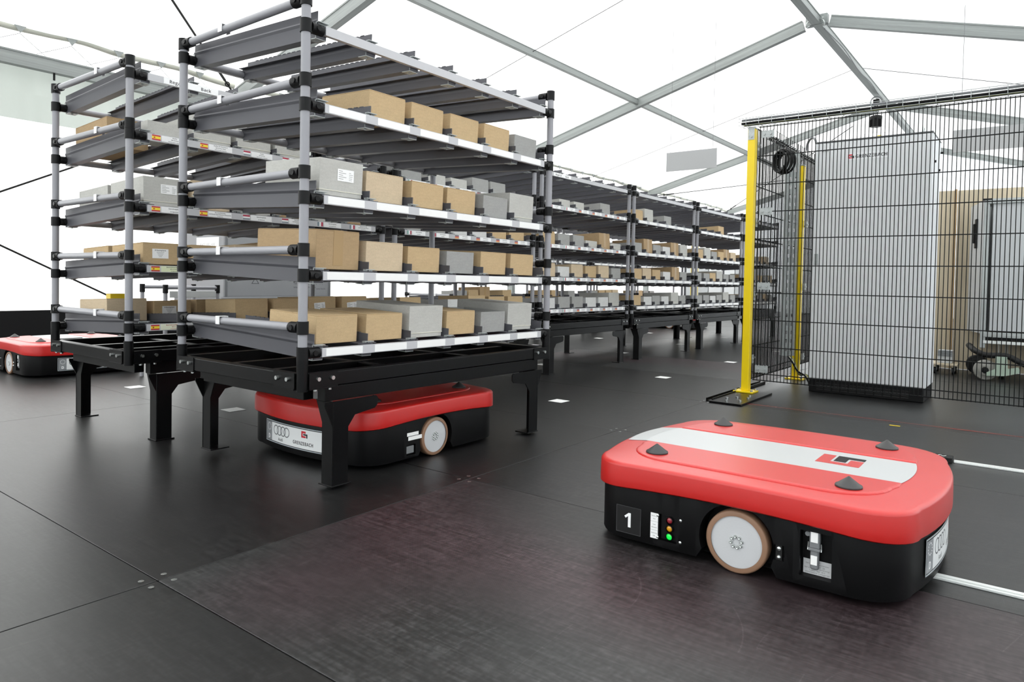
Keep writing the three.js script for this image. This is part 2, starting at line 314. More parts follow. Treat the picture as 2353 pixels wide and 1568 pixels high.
const CARDS_A = {
  3: [['es', ['Radio', 'GA Entry', '7A0.012.AA in Spanien']], ['es', ['Radio A3 Standard', 'GA Entry Plus', '7A0.012.AB in Spanien']], ['nl', ['Radio', 'GA Entry', '7A0.012.AC in Holland']], ['nl', ['Radio A3 Standard', 'GA Entry Plus', 'in Holland']], ['fr', ['Radio', 'GA Entry', 'in Frankreich']], ['fr', ['Radio A3 Standard', 'GA Entry Plus', 'in Frankreich']]],
  2: [['es', ['Serviceplan', 'in Spanien']], ['es', ['Kurzanleitung', 'A3/S3/A3 Sportback/Limousine', 'in Spanien']], ['nl', ['Serviceplan', 'in Holland']], ['nl', ['Kurzanleitung', 'A3/S3/A3 Sportback', 'in Holland']], ['fr', ['Serviceplan', 'in Frankreich']], ['fr', ['Kurzanleitung', 'A3/S3/A3 Sportback', 'in Frankreich']]],
  1: [['es', ['Betriebsanleitung', 'A3 e-tron', 'in Spanien'], '#e8efc9'], ['es', ['Kurzanleitung', 'A3', 'in Spanien']], ['nl', ['Betriebsanleitung', 'A3 e-tron', 'in Holland'], '#e8efc9'], ['nl', ['Kurzanleitung', 'A3', 'in Holland']], ['fr', ['Betriebsanleitung', 'A3 e-tron', 'in Frankreich'], '#e8efc9'], ['fr', ['Kurzanleitung', 'A3', 'in Frankreich']]],
  0: [['es', ['Betriebsanleitung', 'RS 3', 'in Spanien'], '#eef0d8', '#a8383c'], ['es', ['Betriebsanleitung', 'in Spanien'], '#eef0d8', '#a8383c'], ['nl', ['Betriebsanleitung', 'in Holland'], '#eef0d8', '#a8383c'], ['nl', ['Betriebsanleitung', 'in Holland'], '#eef0d8', '#a8383c'], ['fr', ['Betriebsanleitung', 'in Frankreich'], '#eef0d8', '#a8383c'], ['fr', ['Betriebsanleitung', 'in Frankreich'], '#eef0d8', '#a8383c']],
};
const CARDS_B = { 3: 'it it de de de de', 2: 'it it de de de de', 1: 'it it de de de de', 0: 'it it de de de de' };

/* ------------------------------------------------------------------ pipe racks */
const L = 1.697, D = 0.94, FR = [0.595, 0.9, 1.211, 1.579, 1.883], BR = [0.556, 0.866, 1.172, 1.536, 1.842], ER = [0.658, 0.967, 1.272, 1.632, 1.946];
const LANE = (L - 0.15) / 6, laneX = (i) => -L / 2 + 0.075 + (i + 0.5) * LANE, TILT = FR.map((f, k) => Math.atan2(f - BR[k], D));
const ledgeY = (k, z) => (FR[k] + BR[k]) / 2 + (FR[k] - BR[k]) * z / D + 0.022;
const rackGeo = (() => {
  const g = {}, x = L / 2, z = D / 2;
  g.post = G(new THREE.CylinderGeometry(0.0185, 0.0185, 1.53, 18).translate(0, 1.195, 0));
  g.shoe = G(rod([0, 0.405, 0], [0, 0.53, 0], 0.023, 16));
  g.cap = G(new THREE.CylinderGeometry(0.0235, 0.0235, 0.05, 16).translate(0, 0, 0), box(0.006, 0.04, 0.05, -0.004, 0, 0));
  const collar = (dx, dz) => G(new THREE.CylinderGeometry(0.0235, 0.0235, 0.052, 16), rod([dx * 0.02, 0, dz * 0.02], [dx * 0.075, 0, dz * 0.075], 0.0225, 14), rod([dx * 0.046 + dz * 0.019, 0, dz * 0.046 - dx * 0.019], [dx * 0.046 + dz * 0.026, 0, dz * 0.046 - dx * 0.026], 0.011, 10), rod([dx * 0.046 - dz * 0.019, 0, dz * 0.046 + dx * 0.019], [dx * 0.046 - dz * 0.026, 0, dz * 0.046 + dx * 0.026], 0.011, 10));
  g.collarX = [collar(1, 0), collar(-1, 0)]; g.collarZ = [collar(0, -1), collar(0, 1)];
  g.endRail = G(rod([0, 0, -z + 0.06], [0, 0, z - 0.06], 0.0175, 14));
  g.clip = G(box(0.042, 0.003, 0.03, 0, 0.02, 0), box(0.003, 0.036, 0.03, -0.0205, 0.003, 0), box(0.003, 0.036, 0.03, 0.0205, 0.003, 0));
  g.rail = G(rod([-x + 0.06, 0, 0], [x - 0.06, 0, 0], 0.0165, 14));
  g.holder = G(box(L - 0.16, 0.036, 0.003, 0, 0, 0.0185), box(L - 0.16, 0.003, 0.014, 0, -0.0165, 0.012), box(L - 0.16, 0.003, 0.014, 0, 0.0165, 0.012));
  g.card = box(0.19, 0.03, 0.0016); g.tab = box(0.028, 0.024, 0.0018); g.sign = box(0.3, 0.034, 0.002);
  // lane profile: hat-shaped box below, two ledges, slotted divider above
  const len = D + 0.0, edge = [];
  const sec = extrude([[-0.022, -0.052], [0.022, -0.052], [0.03, -0.02], [0.03, -0.001], [0.05, -0.001], [0.05, 0.002], [0.002, 0.002], [0.002, 0.042], [-0.002, 0.042], [-0.002, 0.002], [-0.05, 0.002], [-0.05, -0.001], [-0.03, -0.001], [-0.03, -0.02]], len).translate(0, 0, -len / 2);
  for (let i = 0; i < 22; i++) edge.push(box(0.007, 0.003, 0.022, 0, 0.043, -len / 2 + 0.06 + i * 0.038));
  g.profile = G(sec, edge);
  const wall = extrude([[-0.022, -0.052], [0.022, -0.052], [0.022, -0.001], [0.05, -0.001], [0.05, 0.002], [-0.019, 0.002], [-0.019, 0.052], [-0.022, 0.052], [-0.022, 0.022], [-0.027, 0.014], [-0.022, 0.004]], len).translate(0, 0, -len / 2);
  g.profileEnd = G(wall); g.profileEndR = G(wall.clone().rotateZ(0).scale(-1, 1, 1)); flipFaces(g.profileEndR);
  g.bracket = G(box(0.05, 0.062, 0.003, 0, -0.022, 0.0), box(0.05, 0.003, 0.05, 0, -0.054, -0.024), box(0.05, 0.003, 0.02, 0, 0.009, 0.008), new THREE.CylinderGeometry(0.006, 0.006, 0.005, 8).translate(0, -0.057, -0.026));
  // black base
  g.longBeam = rbox(L - 0.06, 0.057, 0.045, 0, 0.4465, 0, 0.003); g.shortBeam = rbox(0.045, 0.057, D - 0.06, 0, 0.4465, 0, 0.003);
  g.corner = G(box(0.14, 0.063, 0.004, 0.085, 0.4465, 0.0245), box(0.14, 0.004, 0.06, 0.085, 0.413, 0), box(0.004, 0.063, 0.14, -0.0245, 0.4465, -0.085), box(0.06, 0.004, 0.14, 0, 0.413, -0.085));
  g.boltA = rod([0, 0, 0], [0, 0, 0.01], 0.0085, 10); g.boltB = rod([0, 0, 0], [0, -0.009, 0], 0.0085, 8); g.boltC = rod([0, 0, 0], [-0.01, 0, 0], 0.0085, 10);
  g.lowBeam = rbox(L - 0.2, 0.062, 0.05, 0, 0.384, 0, 0.003); g.lowEnd = rbox(0.05, 0.062, D - 0.16, 0, 0.384, 0, 0.003);
  g.cross = G(box(L - 0.1, 0.04, 0.04, 0, 0.44, 0.16), box(L - 0.1, 0.04, 0.04, 0, 0.44, -0.16)); g.tie = rbox(0.05, 0.05, D - 0.08, 0, 0.43, 0, 0.004);
  const arm = [[-0.04, 0], [0.04, 0], [0.04, 0.24], [0.075, 0.285], [0.185, 0.3], [0.2, 0.315], [0.2, 0.345], [0.19, 0.353], [-0.08, 0.353], [-0.08, 0.34], [-0.04, 0.255]];
  g.leg = G(extrude(arm, 0.006, 0).translate(0, 0, 0.034), extrude([[-0.04, 0], [0.03, 0], [0.03, 0.26], [0.07, 0.353], [-0.04, 0.353]], 0.006).rotateY(Math.PI / 2).translate(-0.04, 0, 0.0), rbox(0.1, 0.006, 0.09, 0.005, 0.003, 0.0, 0.002), rod([-0.038, 0.004, 0.038], [-0.038, 0.35, 0.038], 0.004, 8));
  g.legMirror = flipFaces(g.leg.clone().scale(-1, 1, 1));
  return g;
})();
function flipFaces(g) {                                    // after mirroring: turn the triangles round again
  const p = g.attributes.position.array, u = g.attributes.uv.array;
  for (let i = 0; i < p.length; i += 9) for (let k = 0; k < 3; k++) { const t = p[i + 3 + k]; p[i + 3 + k] = p[i + 6 + k]; p[i + 6 + k] = t; }
  for (let i = 0; i < u.length; i += 6) for (let k = 0; k < 2; k++) { const t = u[i + 2 + k]; u[i + 2 + k] = u[i + 4 + k]; u[i + 4 + k] = t; }
  g.computeVertexNormals(); return g;
}
function makeRack(label, p, turn, cards, sign, group) {
  const t = thing('pipe_rack', label, 'rack', p, turn, group), g = rackGeo, x = L / 2, z = D / 2;
  const put = (name, geo, mat, par, a, b, c) => { const m = mesh(name, geo, mat, par); m.position.set(a, b, c); return m; };
  for (const [ix, sx] of [[0, -1], [1, 1]]) for (const [iz, sz] of [[0, 1], [1, -1]]) {
    const P = put('post', g.post, M.pipe, t, sx * x, 0, sz * z);
    mesh('shoe', g.shoe, M.blackSteel, P);
    for (let k = 0; k < 5; k++) {
      put('connector', g.collarZ[iz], M.joint, P, 0, ER[k], 0);
      put('connector', g.collarX[ix], M.joint, P, 0, iz ? BR[k] : FR[k], 0);
    }
    const c = put('corner_plate', g.corner, M.blackSteel, t, sx * x, 0, sz * z); c.rotation.y = { '-1,1': 0, '1,1': Math.PI / 2, '1,-1': Math.PI, '-1,-1': -Math.PI / 2 }[sx + ',' + sz];
    for (const d of [0.055, 0.125]) { put('bolt', g.boltA, M.bolt, c, d, 0.452, 0.0265); put('bolt', g.boltB, M.bolt, c, d, 0.411, 0.012); put('bolt', g.boltC, M.bolt, c, -0.0265, 0.452, -d); }
    const leg = put('leg', sx < 0 ? g.leg : g.legMirror, M.blackSteel, t, sx * (x - 0.165), 0, sz * (z - 0.005)); if (sz < 0) { leg.rotation.y = Math.PI; leg.geometry = sx < 0 ? g.legMirror : g.leg; }
  }
  for (const s of [-1, 1]) {
    put('base_beam', g.longBeam, M.blackSteel, t, 0, 0, s * z); put('base_beam', g.shortBeam, M.blackSteel, t, s * x, 0, 0);
    put('lower_beam', g.lowBeam, M.blackSteel, t, 0, 0, s * (z - 0.01)); put('lower_beam', g.lowEnd, M.blackSteel, t, s * (x - 0.09), 0, 0);
    put('tie_beam', g.tie, M.blackSteel, t, s * 0.3, 0, 0);
  }
  mesh('inner_beam', g.cross, M.blackSteel, t);
  for (let k = 0; k < 5; k++) {
    for (const s of [-1, 1]) {
      const e = put('end_rail', g.endRail, M.pipe, t, s * x, ER[k], 0); put('clip', g.clip, M.clip, e, 0, 0, 0.12);
      const r = put('shelf_rail', g.rail, M.pipe, t, 0, s > 0 ? FR[k] : BR[k], s * z);
      const h = mesh('label_holder', g.holder, M.holder, r); if (s < 0) h.rotation.y = Math.PI;
      if (s > 0 && k === 4 && sign) { const m = put('sign_strip', g.sign, sign, h, -x + 0.31, 0, 0.021); m.userData.label = 'white paper strip with the rack name'; }
      else if (k < 4) for (let i = 0; i < 6; i++) {
        const c = cards ? cards[k][i] : null, mat = !cards || s < 0 ? M.paper : typeof cards[k] === 'string' ? cardMat(cards[k].split(' ')[i], ['Serviceplan', 'in ' + { it: 'Italien', de: 'Deutschland' }[cards[k].split(' ')[i]]]) : cardMat(...c);
        put('label_card', g.card, mat, h, laneX(i) - 0.01, 0, 0.0208);
      }
    }
    for (let i = 0; i < 7; i++) {
      const q = put('lane_profile', i === 0 ? g.profileEnd : i === 6 ? g.profileEndR : g.profile, M.profile, t, -x + 0.075 + i * LANE, (FR[k] + BR[k]) / 2 + 0.022, 0);
      q.rotation.x = -TILT[k];
      put('bracket', g.bracket, M.zinc, q, 0, 0, D / 2 - 0.004); const b = put('bracket', g.bracket, M.zinc, q, 0, 0, -D / 2 + 0.004); b.rotation.y = Math.PI;
    }
  }
  return t;
}

/* ------------------------------------------------------------------ boxes on the shelves */
const stickerMat = print(256, 160, (c, w, h) => { c.fillStyle = '#f5f5f4'; c.fillRect(0, 0, w, h); c.fillStyle = '#8a8a8a'; for (let i = 0; i < 5; i++) { c.fillRect(18, 22 + i * 26, 60 + (i * 53) % 100, 7); c.fillRect(180, 36 + i * 24, 30 + (i * 31) % 36, 6); } }, 0.5);
const copiesMat = print(256, 160, (c, w, h) => { c.fillStyle = '#f5f5f4'; c.fillRect(0, 0, w, h); c.fillStyle = '#333'; c.textAlign = 'center'; c.font = 'bold 30px sans-serif'; c.fillText('8 Exemplare', w / 2, 36); c.fillStyle = '#999'; for (let i = 0; i < 4; i++) c.fillRect(w / 2 - 60 + i * 12, 56 + i * 24, 120 - i * 24, 7); }, 0.5);
const geoCache = {};
const cached = (k, f) => geoCache[k] ??= f();
function boxUV(g) { const p = g.attributes.position, n = g.attributes.normal, uv = g.attributes.uv; for (let i = 0; i < p.count; i++) { const a = Math.abs(n.getX(i)), b = Math.abs(n.getY(i)); uv.setXY(i, (a > 0.7 ? p.getZ(i) : p.getX(i)) * 3, (b > 0.7 ? p.getZ(i) : p.getY(i)) * 3); } return g; }
const crates = {
  carton(t, w, h, d, mat, opt) {
    mesh('body', cached('c' + [w, h, d], () => boxUV(G(rbox(w, h - 0.004, d, 0, (h - 0.004) / 2, 0, 0.003)))), mat, t);
    for (const s of [-1, 1]) mesh('flap', cached('f' + [w, h, d], () => boxUV(G(rbox(w - 0.002, 0.004, d / 2 - 0.002, 0, 0, 0, 0.0015)))), mat, t).position.set(0, h - 0.002, s * d / 4);
    if (opt.tape) mesh('tape', cached('t' + [w, h, d], () => G(box(0.05, 0.0008, d - 0.002, 0, h + 0.0006, 0), box(0.05, h * 0.9, 0.0012, 0, h * 0.55, d / 2 + 0.0006), box(0.05, h * 0.4, 0.0012, 0, h * 0.8, -d / 2 - 0.0006))), M.tape, t);
    if (opt.sticker) for (const s of opt.both ? [1, -1] : [1]) { const m = mesh('sticker', cached('s', () => box(0.085, 0.05, 0.0012)), opt.sticker, t); m.position.set(-0.02 * w / 0.2, h * 0.5, s * (d / 2 + 0.001)); m.rotation.z = opt.skew ?? 0; if (s < 0) m.rotation.y = Math.PI; }
  },
  lidbox(t, w, h, d, mat, opt) {                            // telescope box: lid pulled over a flat base
    mesh('base', cached('b' + [w, h, d], () => boxUV(G(rbox(w - 0.004, 0.035, d - 0.004, 0, 0.0175, 0, 0.002)))), mat, t);
    mesh('lid', cached('l' + [w, h, d], () => boxUV(G(rbox(w, h - 0.022, d, 0, (h + 0.022) / 2, 0, 0.002)))), mat, t);
    mesh('lid_edge', cached('e' + [w, h, d], () => G(box(w + 0.001, 0.0025, d + 0.001, 0, 0.022, 0))), M.boardEdge, t);
    if (opt.sticker) { const m = mesh('sticker', cached('s', () => box(0.085, 0.05, 0.0012)), opt.sticker, t); m.position.set(0.02, h * 0.6, d / 2 + 0.001); }
  },
  tray(t, w, h, d, mat) {                                   // open tray with a dipped front
    mesh('walls', cached('w' + [w, h, d], () => {
      const side = () => extrude([[-d / 2, 0], [d / 2, 0], [d / 2, h], [-d / 2, h]], 0.004).rotateY(-Math.PI / 2);
      return boxUV(G(side().translate(-w / 2 + 0.004, 0, 0), side().translate(w / 2, 0, 0), box(w - 0.008, h, 0.004, 0, h / 2, d / 2 - 0.002), box(w - 0.008, h, 0.004, 0, h / 2, -d / 2 + 0.002)));
    }), mat, t);
    mesh('floor_sheet', cached('g' + [w, d], () => G(box(w - 0.008, 0.003, d - 0.008, 0, 0.0016, 0))), mat, t);
    mesh('papers', cached('p' + [w, d, h], () => G(box(w - 0.05, h * 0.6, d - 0.08, 0.005, h * 0.3 + 0.004, -0.01))), M.boardWhite, t);
  },
};
const KINDS = {
  k: ['carton', 0.215, 0.12, 0.33, 'kraft', 'kraft carton'], K: ['carton', 0.225, 0.165, 0.42, 'kraftDark', 'tall taped carton', { tape: 1 }],
  s: ['carton', 0.215, 0.13, 0.34, 'kraft', 'stickered kraft carton', { sticker: stickerMat, skew: 0.08 }], e: ['carton', 0.225, 0.115, 0.36, 'kraft', 'copies-labelled carton', { sticker: copiesMat }],
  p: ['carton', 0.22, 0.13, 0.36, 'kraftPale', 'pale carton'], t: ['carton', 0.22, 0.16, 0.36, 'kraftPale', 'pale taped carton', { tape: 1, sticker: stickerMat, skew: -0.12 }],
  w: ['lidbox', 0.225, 0.15, 0.38, 'board', 'grey telescope box'], W: ['lidbox', 0.225, 0.15, 0.38, 'board', 'stickered telescope box', { sticker: stickerMat }],
  f: ['lidbox', 0.225, 0.07, 0.38, 'board', 'flat telescope box'],
  g: ['tray', 0.205, 0.11, 0.3, 'boardGrey', 'grey open tray'], G: ['tray', 0.205, 0.1, 0.34, 'boardWhite', 'white open tray'], m: ['tray', 0.19, 0.075, 0.26, 'board', 'small pale tray'],
};
const SHELF = ['bottom', 'fourth', 'middle', 'second', 'top'];
const NTH = ['first', 'second', 'third', 'fourth', 'fifth', 'sixth'];
function fill(rack, where, rows, near = 1, end = 0) {                // rows: five strings from the bottom shelf up, one letter for each lane; near: which long side they stand at
  rows.forEach((row, k) => [...row].forEach((ch, i) => {
    if (ch === '.' || ch === ' ') return;
    const lane = i % 7 === 6 ? 0 : i % 7, behind = i > 6;
    const [fn, w, h, d, mat, look, opt = {}] = KINDS[ch];
    const z = near * (D / 2 - 0.03 - d / 2 - (behind ? 0.44 : rnd() * 0.02)), xl = laneX(lane) + (rnd() - 0.5) * 0.008;
    const lab = `${behind ? 'rear ' : ''}${look}, ${NTH[end < 0 ? 5 - lane : lane]} lane from ${end < 0 ? 'the plate' : end ? 'the container' : 'S1'} end, ${SHELF[k]} shelf, ${where}`, q = V(xl, ledgeY(k, z) + 0.0035, z).applyAxisAngle(V(0, 1, 0), rack.rotation.y).add(rack.position);
    const t = thing('storage_box', lab, 'box', q.toArray(), 0, `boxes on ${where}`);
    t.rotation.set(0, rack.rotation.y + (near < 0 ? Math.PI : 0), 0); t.rotateX(-TILT[k] * near * 1);
    crates[fn](t, w, h, d, M[mat], opt);
  }));
}
const PITCH = 1.8145, ROW_X = 1.627 + L / 2, ROW_Z = -4.159;
const WHERE = ['Regal S1 rack', 'rack beside Regal S1', 'Regal S3 rack', 'first rack beyond Regal S3', 'second rack beyond Regal S3', 'third rack beyond Regal S3'];
// first six letters: lanes at the near side; after a space: lanes at the far side
const rowFill = [
  ['..kkss pek..', 'eepKk. k.kk..', 'WtfKfK W.....', 'mWww.. K.....', '......'],
  ['k.Gskk .kg...', 'kkpkgk ......', 'ggGGkk ......', 'gmmgg. ......', '......'],
  ['GggGGw k..k..', 'pGpkpg g.....', 'kggfKf ...K..', '.mm.g. ......', '......'],
  ['kGgGwg .k....', 'kpkGKg ......', 'gKgGKw K.....', 'kw.g.. ......', '......'],
  ['ggGgwg ......', 'ggkwgg ......', 'kwgkKp ......', '...k..', '......'],
  ['gkGgkg ......', 'kgwkgp ......', 'k.gkp.', '......', '......'],
];
for (let i = 0; i < 6; i++) {
  const where = WHERE[i];
  const r = makeRack(['grey pipe flow rack marked Regal S1 Back at the end of its row', 'grey pipe flow rack standing between the Regal S1 and Regal S3 racks', 'grey pipe flow rack marked Regal S3 Back in the parked row', 'grey pipe flow rack, first beyond the Regal S3 rack', 'grey pipe flow rack, second beyond the Regal S3 rack, beside the yellow post', 'grey pipe flow rack, third beyond Regal S3, seen through the mesh fence'][i], [ROW_X + i * PITCH, 0, ROW_Z], 0, i === 0 ? CARDS_A : i < 3 ? CARDS_B : null, i === 0 ? signMat('Regal S1', 'Back') : i === 2 ? signMat('Regal S3', 'Back') : null, 'parked pipe racks');
  fill(r, where, rowFill[i]);
}
for (let i = 0; i < 4; i++) {
  const r = makeRack(`grey pipe flow rack in the rear row, ${['end one, beside the grey container', 'next to the end one', 'third from the grey container', 'fourth from the grey container'][i]}`, [7.12 + L / 2 + i * PITCH, 0, -6.9], 0, null, null, 'pipe racks in the rear row');
  fill(r, ['end rack of rear row', 'second rack of rear row', 'third rack of rear row', 'fourth rack of rear row'][i], [['gkK.k.', '......', 'k.....', '......', '......'], ['.kk.g.', '.k....', '......', '......', '......'], ['gkkp..', '......', '......', '......', '......'], ['kgg...', '......', '......', '......', '......']][i], 1, 1);
}
const MOVE_X = 2.53, MOVE_Z = -2.79;
const moving = makeRack('grey pipe flow rack full of cartons riding on a red transport robot', [MOVE_X, 0.012, MOVE_Z], Math.PI, null, null);
fill(moving, 'rack riding on a robot', ['wgkwkk', 'kkgkpK', 'wgkkpW', 'gkkkk.', '......'], -1, -1);

/* ------------------------------------------------------------------ red transport robots */
function outline(a, b, rc, bow) {                           // plan of the robot, counter-clockwise seen from above, same number of points for any size
  const P = [], side = 14, arc = 8, front = 12;
  const bowZ = (x) => bow * (1 - (x / (a - rc)) ** 2);
  for (let i = 0; i < side; i++) { const u = i / side; P.push([-a, -(b - rc) + 2 * (b - rc) * u]); }               // right-hand side of the robot (-x)
  for (let i = 0; i < arc; i++) { const t = i / arc * Math.PI / 2; P.push([-(a - rc) - rc * Math.cos(t), (b - rc) + rc * Math.sin(t)]); }
  for (let i = 0; i < front; i++) { const x = -(a - rc) + 2 * (a - rc) * i / front; P.push([x, b + bowZ(x)]); }
  for (let i = 0; i < arc; i++) { const t = i / arc * Math.PI / 2; P.push([(a - rc) + rc * Math.sin(t), (b - rc) + rc * Math.cos(t)]); }
  for (let i = 0; i < side; i++) { const u = i / side; P.push([a, (b - rc) - 2 * (b - rc) * u]); }
  for (let i = 0; i < arc; i++) { const t = i / arc * Math.PI / 2; P.push([(a - rc) + rc * Math.cos(t), -(b - rc) - rc * Math.sin(t)]); }
  for (let i = 0; i < front; i++) { const x = (a - rc) - 2 * (a - rc) * i / front; P.push([x, -b - bowZ(x)]); }
  for (let i = 0; i < arc; i++) { const t = i / arc * Math.PI / 2; P.push([-(a - rc) - rc * Math.sin(t), -(b - rc) - rc * Math.cos(t)]); }
  return P;
}
function loft(rings, capTop) {                              // rings: arrays of [x, y, z]
  const n = rings[0].length, pos = [], idx = [];
  for (const r of rings) for (const p of r) pos.push(...p);
  for (let k = 0; k + 1 < rings.length; k++) for (let i = 0; i < n; i++) { const a = k * n + i, b = k * n + (i + 1) % n, c = a + n, d = b + n; idx.push(a, b, c, b, d, c); }
  if (capTop) { const base = (rings.length - 1) * n, r = rings.at(-1); let cx = 0, cy = 0, cz = 0; for (const p of r) { cx += p[0] / n; cy += p[1] / n; cz += p[2] / n; } pos.push(cx, cy, cz); const c = pos.length / 3 - 1; for (let i = 0; i < n; i++) idx.push(base + i, base + (i + 1) % n, c); }
  const g = new THREE.BufferGeometry(); g.setAttribute('position', new THREE.Float32BufferAttribute(pos, 3)); g.setIndex(idx); g.computeVertexNormals();
  const uv = []; for (let i = 0; i < pos.length; i += 3) uv.push(pos[i] * 6 + pos[i + 1] * 6, pos[i + 2] * 6); g.setAttribute('uv', new THREE.Float32BufferAttribute(uv, 2));
  return g;
}
const A = 0.48, B = 0.495, TOP = 0.281, BOW = 0.04, WZ = 0.028, WY = 0.096;
const arch = (z) => Math.max(0, 1 - (z / 0.5) ** 2);
const agvGeo = (() => {
  const g = {}, ring = (d, rc, y, k = 0, bow = BOW) => outline(A - d, B - d, rc, bow).map(([x, z]) => [x, y + k * arch(z), z]);
  const cover = loft([ring(0.02, 0.14, 0.184, 0.026), ring(0.004, 0.15, 0.178, 0.026), ring(0, 0.15, 0.183, 0.026), ring(0, 0.15, 0.21, 0.02), ring(0.001, 0.15, 0.258, 0.008), ring(0.005, 0.15, 0.266, 0.008), ring(0.014, 0.15, 0.2705, 0.007), ring(0.05, 0.15, 0.275, 0.004), ring(0.088, 0.15, TOP - 0.001, 0.0005), ring(0.098, 0.145, TOP), ring(0.12, 0.14, TOP)], true);
  g.cover = cover;
  // raised pads left and right of the white stripe
  const pad = (s) => {
    const o = outline(A - 0.1, B - 0.1, 0.145, BOW).filter(([x]) => x * s > 0.165), pts = o.map(([x, z]) => [x, -z]);
    const sh = new THREE.Shape(s < 0 ? [...pts.slice(), ].map((p) => new THREE.Vector2(...p)) : pts.map((p) => new THREE.Vector2(...p)));
    return new THREE.ExtrudeGeometry(sh, { depth: 0.004, bevelEnabled: true, bevelSize: 0.008, bevelThickness: 0.005, bevelSegments: 3 }).rotateX(-Math.PI / 2).translate(0, TOP - 0.001, 0);
  };
  const padOutline = (s) => { // order the points of one side into a closed polygon: outline part plus the straight inner edge
    const o = outline(A - 0.1, B - 0.1, 0.145, BOW), n = o.length, keep = o.map(([x]) => x * s > 0.168); let st = 0;
    for (let i = 0; i < n; i++) if (keep[i] && !keep[(i + n - 1) % n]) st = i;
    const out = []; for (let i = 0; i < n && keep[(st + i) % n]; i++) out.push(o[(st + i) % n]);
    const f = out[0], l = out.at(-1); out.unshift([s * 0.168, f[1]]); out.push([s * 0.168, l[1]]); return out;
  };
  g.pads = [-1, 1].map((s) => { const sh = new THREE.Shape(padOutline(s).map(([x, z]) => new THREE.Vector2(x, -z))); return new THREE.ExtrudeGeometry(sh, { depth: 0.003, bevelEnabled: true, bevelSize: 0.012, bevelThickness: 0.0055, bevelSegments: 5, curveSegments: 4 }).rotateX(-Math.PI / 2).translate(0, TOP - 0.003, 0); });
  void pad;
  // black body with wheel arches and recesses cut out
  const sh = new THREE.Shape(outline(A - 0.014, B - 0.014, 0.14, BOW).map(([x, z]) => new THREE.Vector2(x, -z)));
  let body = new Brush(new THREE.ExtrudeGeometry(sh, { depth: 0.19, bevelEnabled: true, bevelSize: 0.006, bevelThickness: 0.006, bevelOffset: -0.006, bevelSegments: 2 }).rotateX(-Math.PI / 2).translate(0, 0.026, 0));
  const ev = new Evaluator(); ev.attributes = ['position', 'normal', 'uv']; ev.useGroups = false;
  const cut = (geo) => { const b = new Brush(geo); b.updateMatrixWorld(); body.updateMatrixWorld(); body = ev.evaluate(body, b, SUBTRACTION); };
  for (const s of [-1, 1]) {
    cut(new THREE.CylinderGeometry(0.114, 0.114, 0.16, 48).rotateZ(Math.PI / 2).translate(s * A, WY, WZ));
    const toe = new THREE.Shape([[-0.135, 0], [0.135, 0], [0.104, 0.055], [-0.104, 0.055]].map((p) => new THREE.Vector2(...p)));
    cut(new THREE.ExtrudeGeometry(toe, { depth: 0.16, bevelEnabled: false }).rotateY(Math.PI / 2).translate(s * A - 0.08, 0.0, WZ));
  }
  const slot = (w, h, d, y, z, s) => cut(box(d * 2, h, w, s * (A - 0.014), y, z));
  slot(0.085, 0.13, 0.03, 0.115, 0.255, -1);                  // charging plug, right-hand side
  slot(0.036, 0.02, 0.012, 0.098, 0.155, -1); slot(0.03, 0.045, 0.012, 0.098, 0.155, -1);
  slot(0.06, 0.085, 0.014, 0.088, -0.19, -1);                 // button panel
  slot(0.06, 0.05, 0.014, 0.06, 0.2, 1);
  const bg = flat(body.geometry.clone()); g.body = toCreasedNormals(bg, 0.6);
  g.bottom = loft([outline(A - 0.05, B - 0.05, 0.12, BOW).map(([x, z]) => [x, 0.035, z])], true);
  g.tyre = lathe([[0.078, -0.022], [0.09, -0.022], [0.0945, -0.018], [0.0955, 0], [0.0945, 0.018], [0.09, 0.022], [0.078, 0.022]], 56).rotateZ(Math.PI / 2);
  g.disc = lathe([[0, -0.018], [0.079, -0.018], [0.0795, -0.016], [0.0795, 0.016], [0.079, 0.018], [0, 0.018]], 56).rotateZ(Math.PI / 2);
  const bolts = [lathe([[0.003, 0.0], [0.003, -0.004], [0.009, -0.004], [0.009, 0.001]], 16).rotateZ(Math.PI / 2).translate(-0.0185, 0, 0), lathe([[0.003, 0.0], [0.003, -0.004], [0.009, -0.004], [0.009, 0.001]], 16).rotateZ(-Math.PI / 2).translate(0.0185, 0, 0)];
  for (let i = 0; i < 8; i++) for (const s of [-1, 1]) { const a = i * Math.PI / 4 + 0.2; bolts.push(lathe([[0, 0.001], [0.0025, 0.001], [0.003, 0.004], [0.0052, 0.004], [0.0056, 0]], 10).rotateZ(s > 0 ? -Math.PI / 2 : Math.PI / 2).translate(s * 0.018, Math.sin(a) * 0.0165, Math.cos(a) * 0.0165)); }
  g.hubBolts = G(bolts);
  g.cone = lathe([[0, 0.031], [0.002, 0.031], [0.032, 0.008], [0.0365, 0.006], [0.0375, 0.004], [0.0375, 0], [0.034, 0]], 32);
  // white stripe, following the top and the rear slope
  const stripe = [], rows = [];
  const topZ = (x) => B - 0.1 + BOW * (1 - (x / (A - 0.1 - 0.145)) ** 2);
  for (let j = 0; j <= 10; j++) {
    const x = -0.15 + 0.3 * j / 10, zf = topZ(x), e = 0.0012;
    rows.push([[x, TOP + e, zf], [x, TOP + e, 0], [x, TOP + e, -zf], [x, TOP - 0.0005 + e, -zf - 0.01], [x, 0.2762 + e, -zf - 0.047], [x, 0.272 + e, -zf - 0.084]]);
  }
  const pos = [], idx = []; rows.forEach((r) => r.forEach((p) => pos.push(...p)));
  for (let j = 0; j < 10; j++) for (let i = 0; i < 5; i++) { const a = j * 6 + i, b = a + 6; idx.push(a, b, a + 1, b, b + 1, a + 1); }
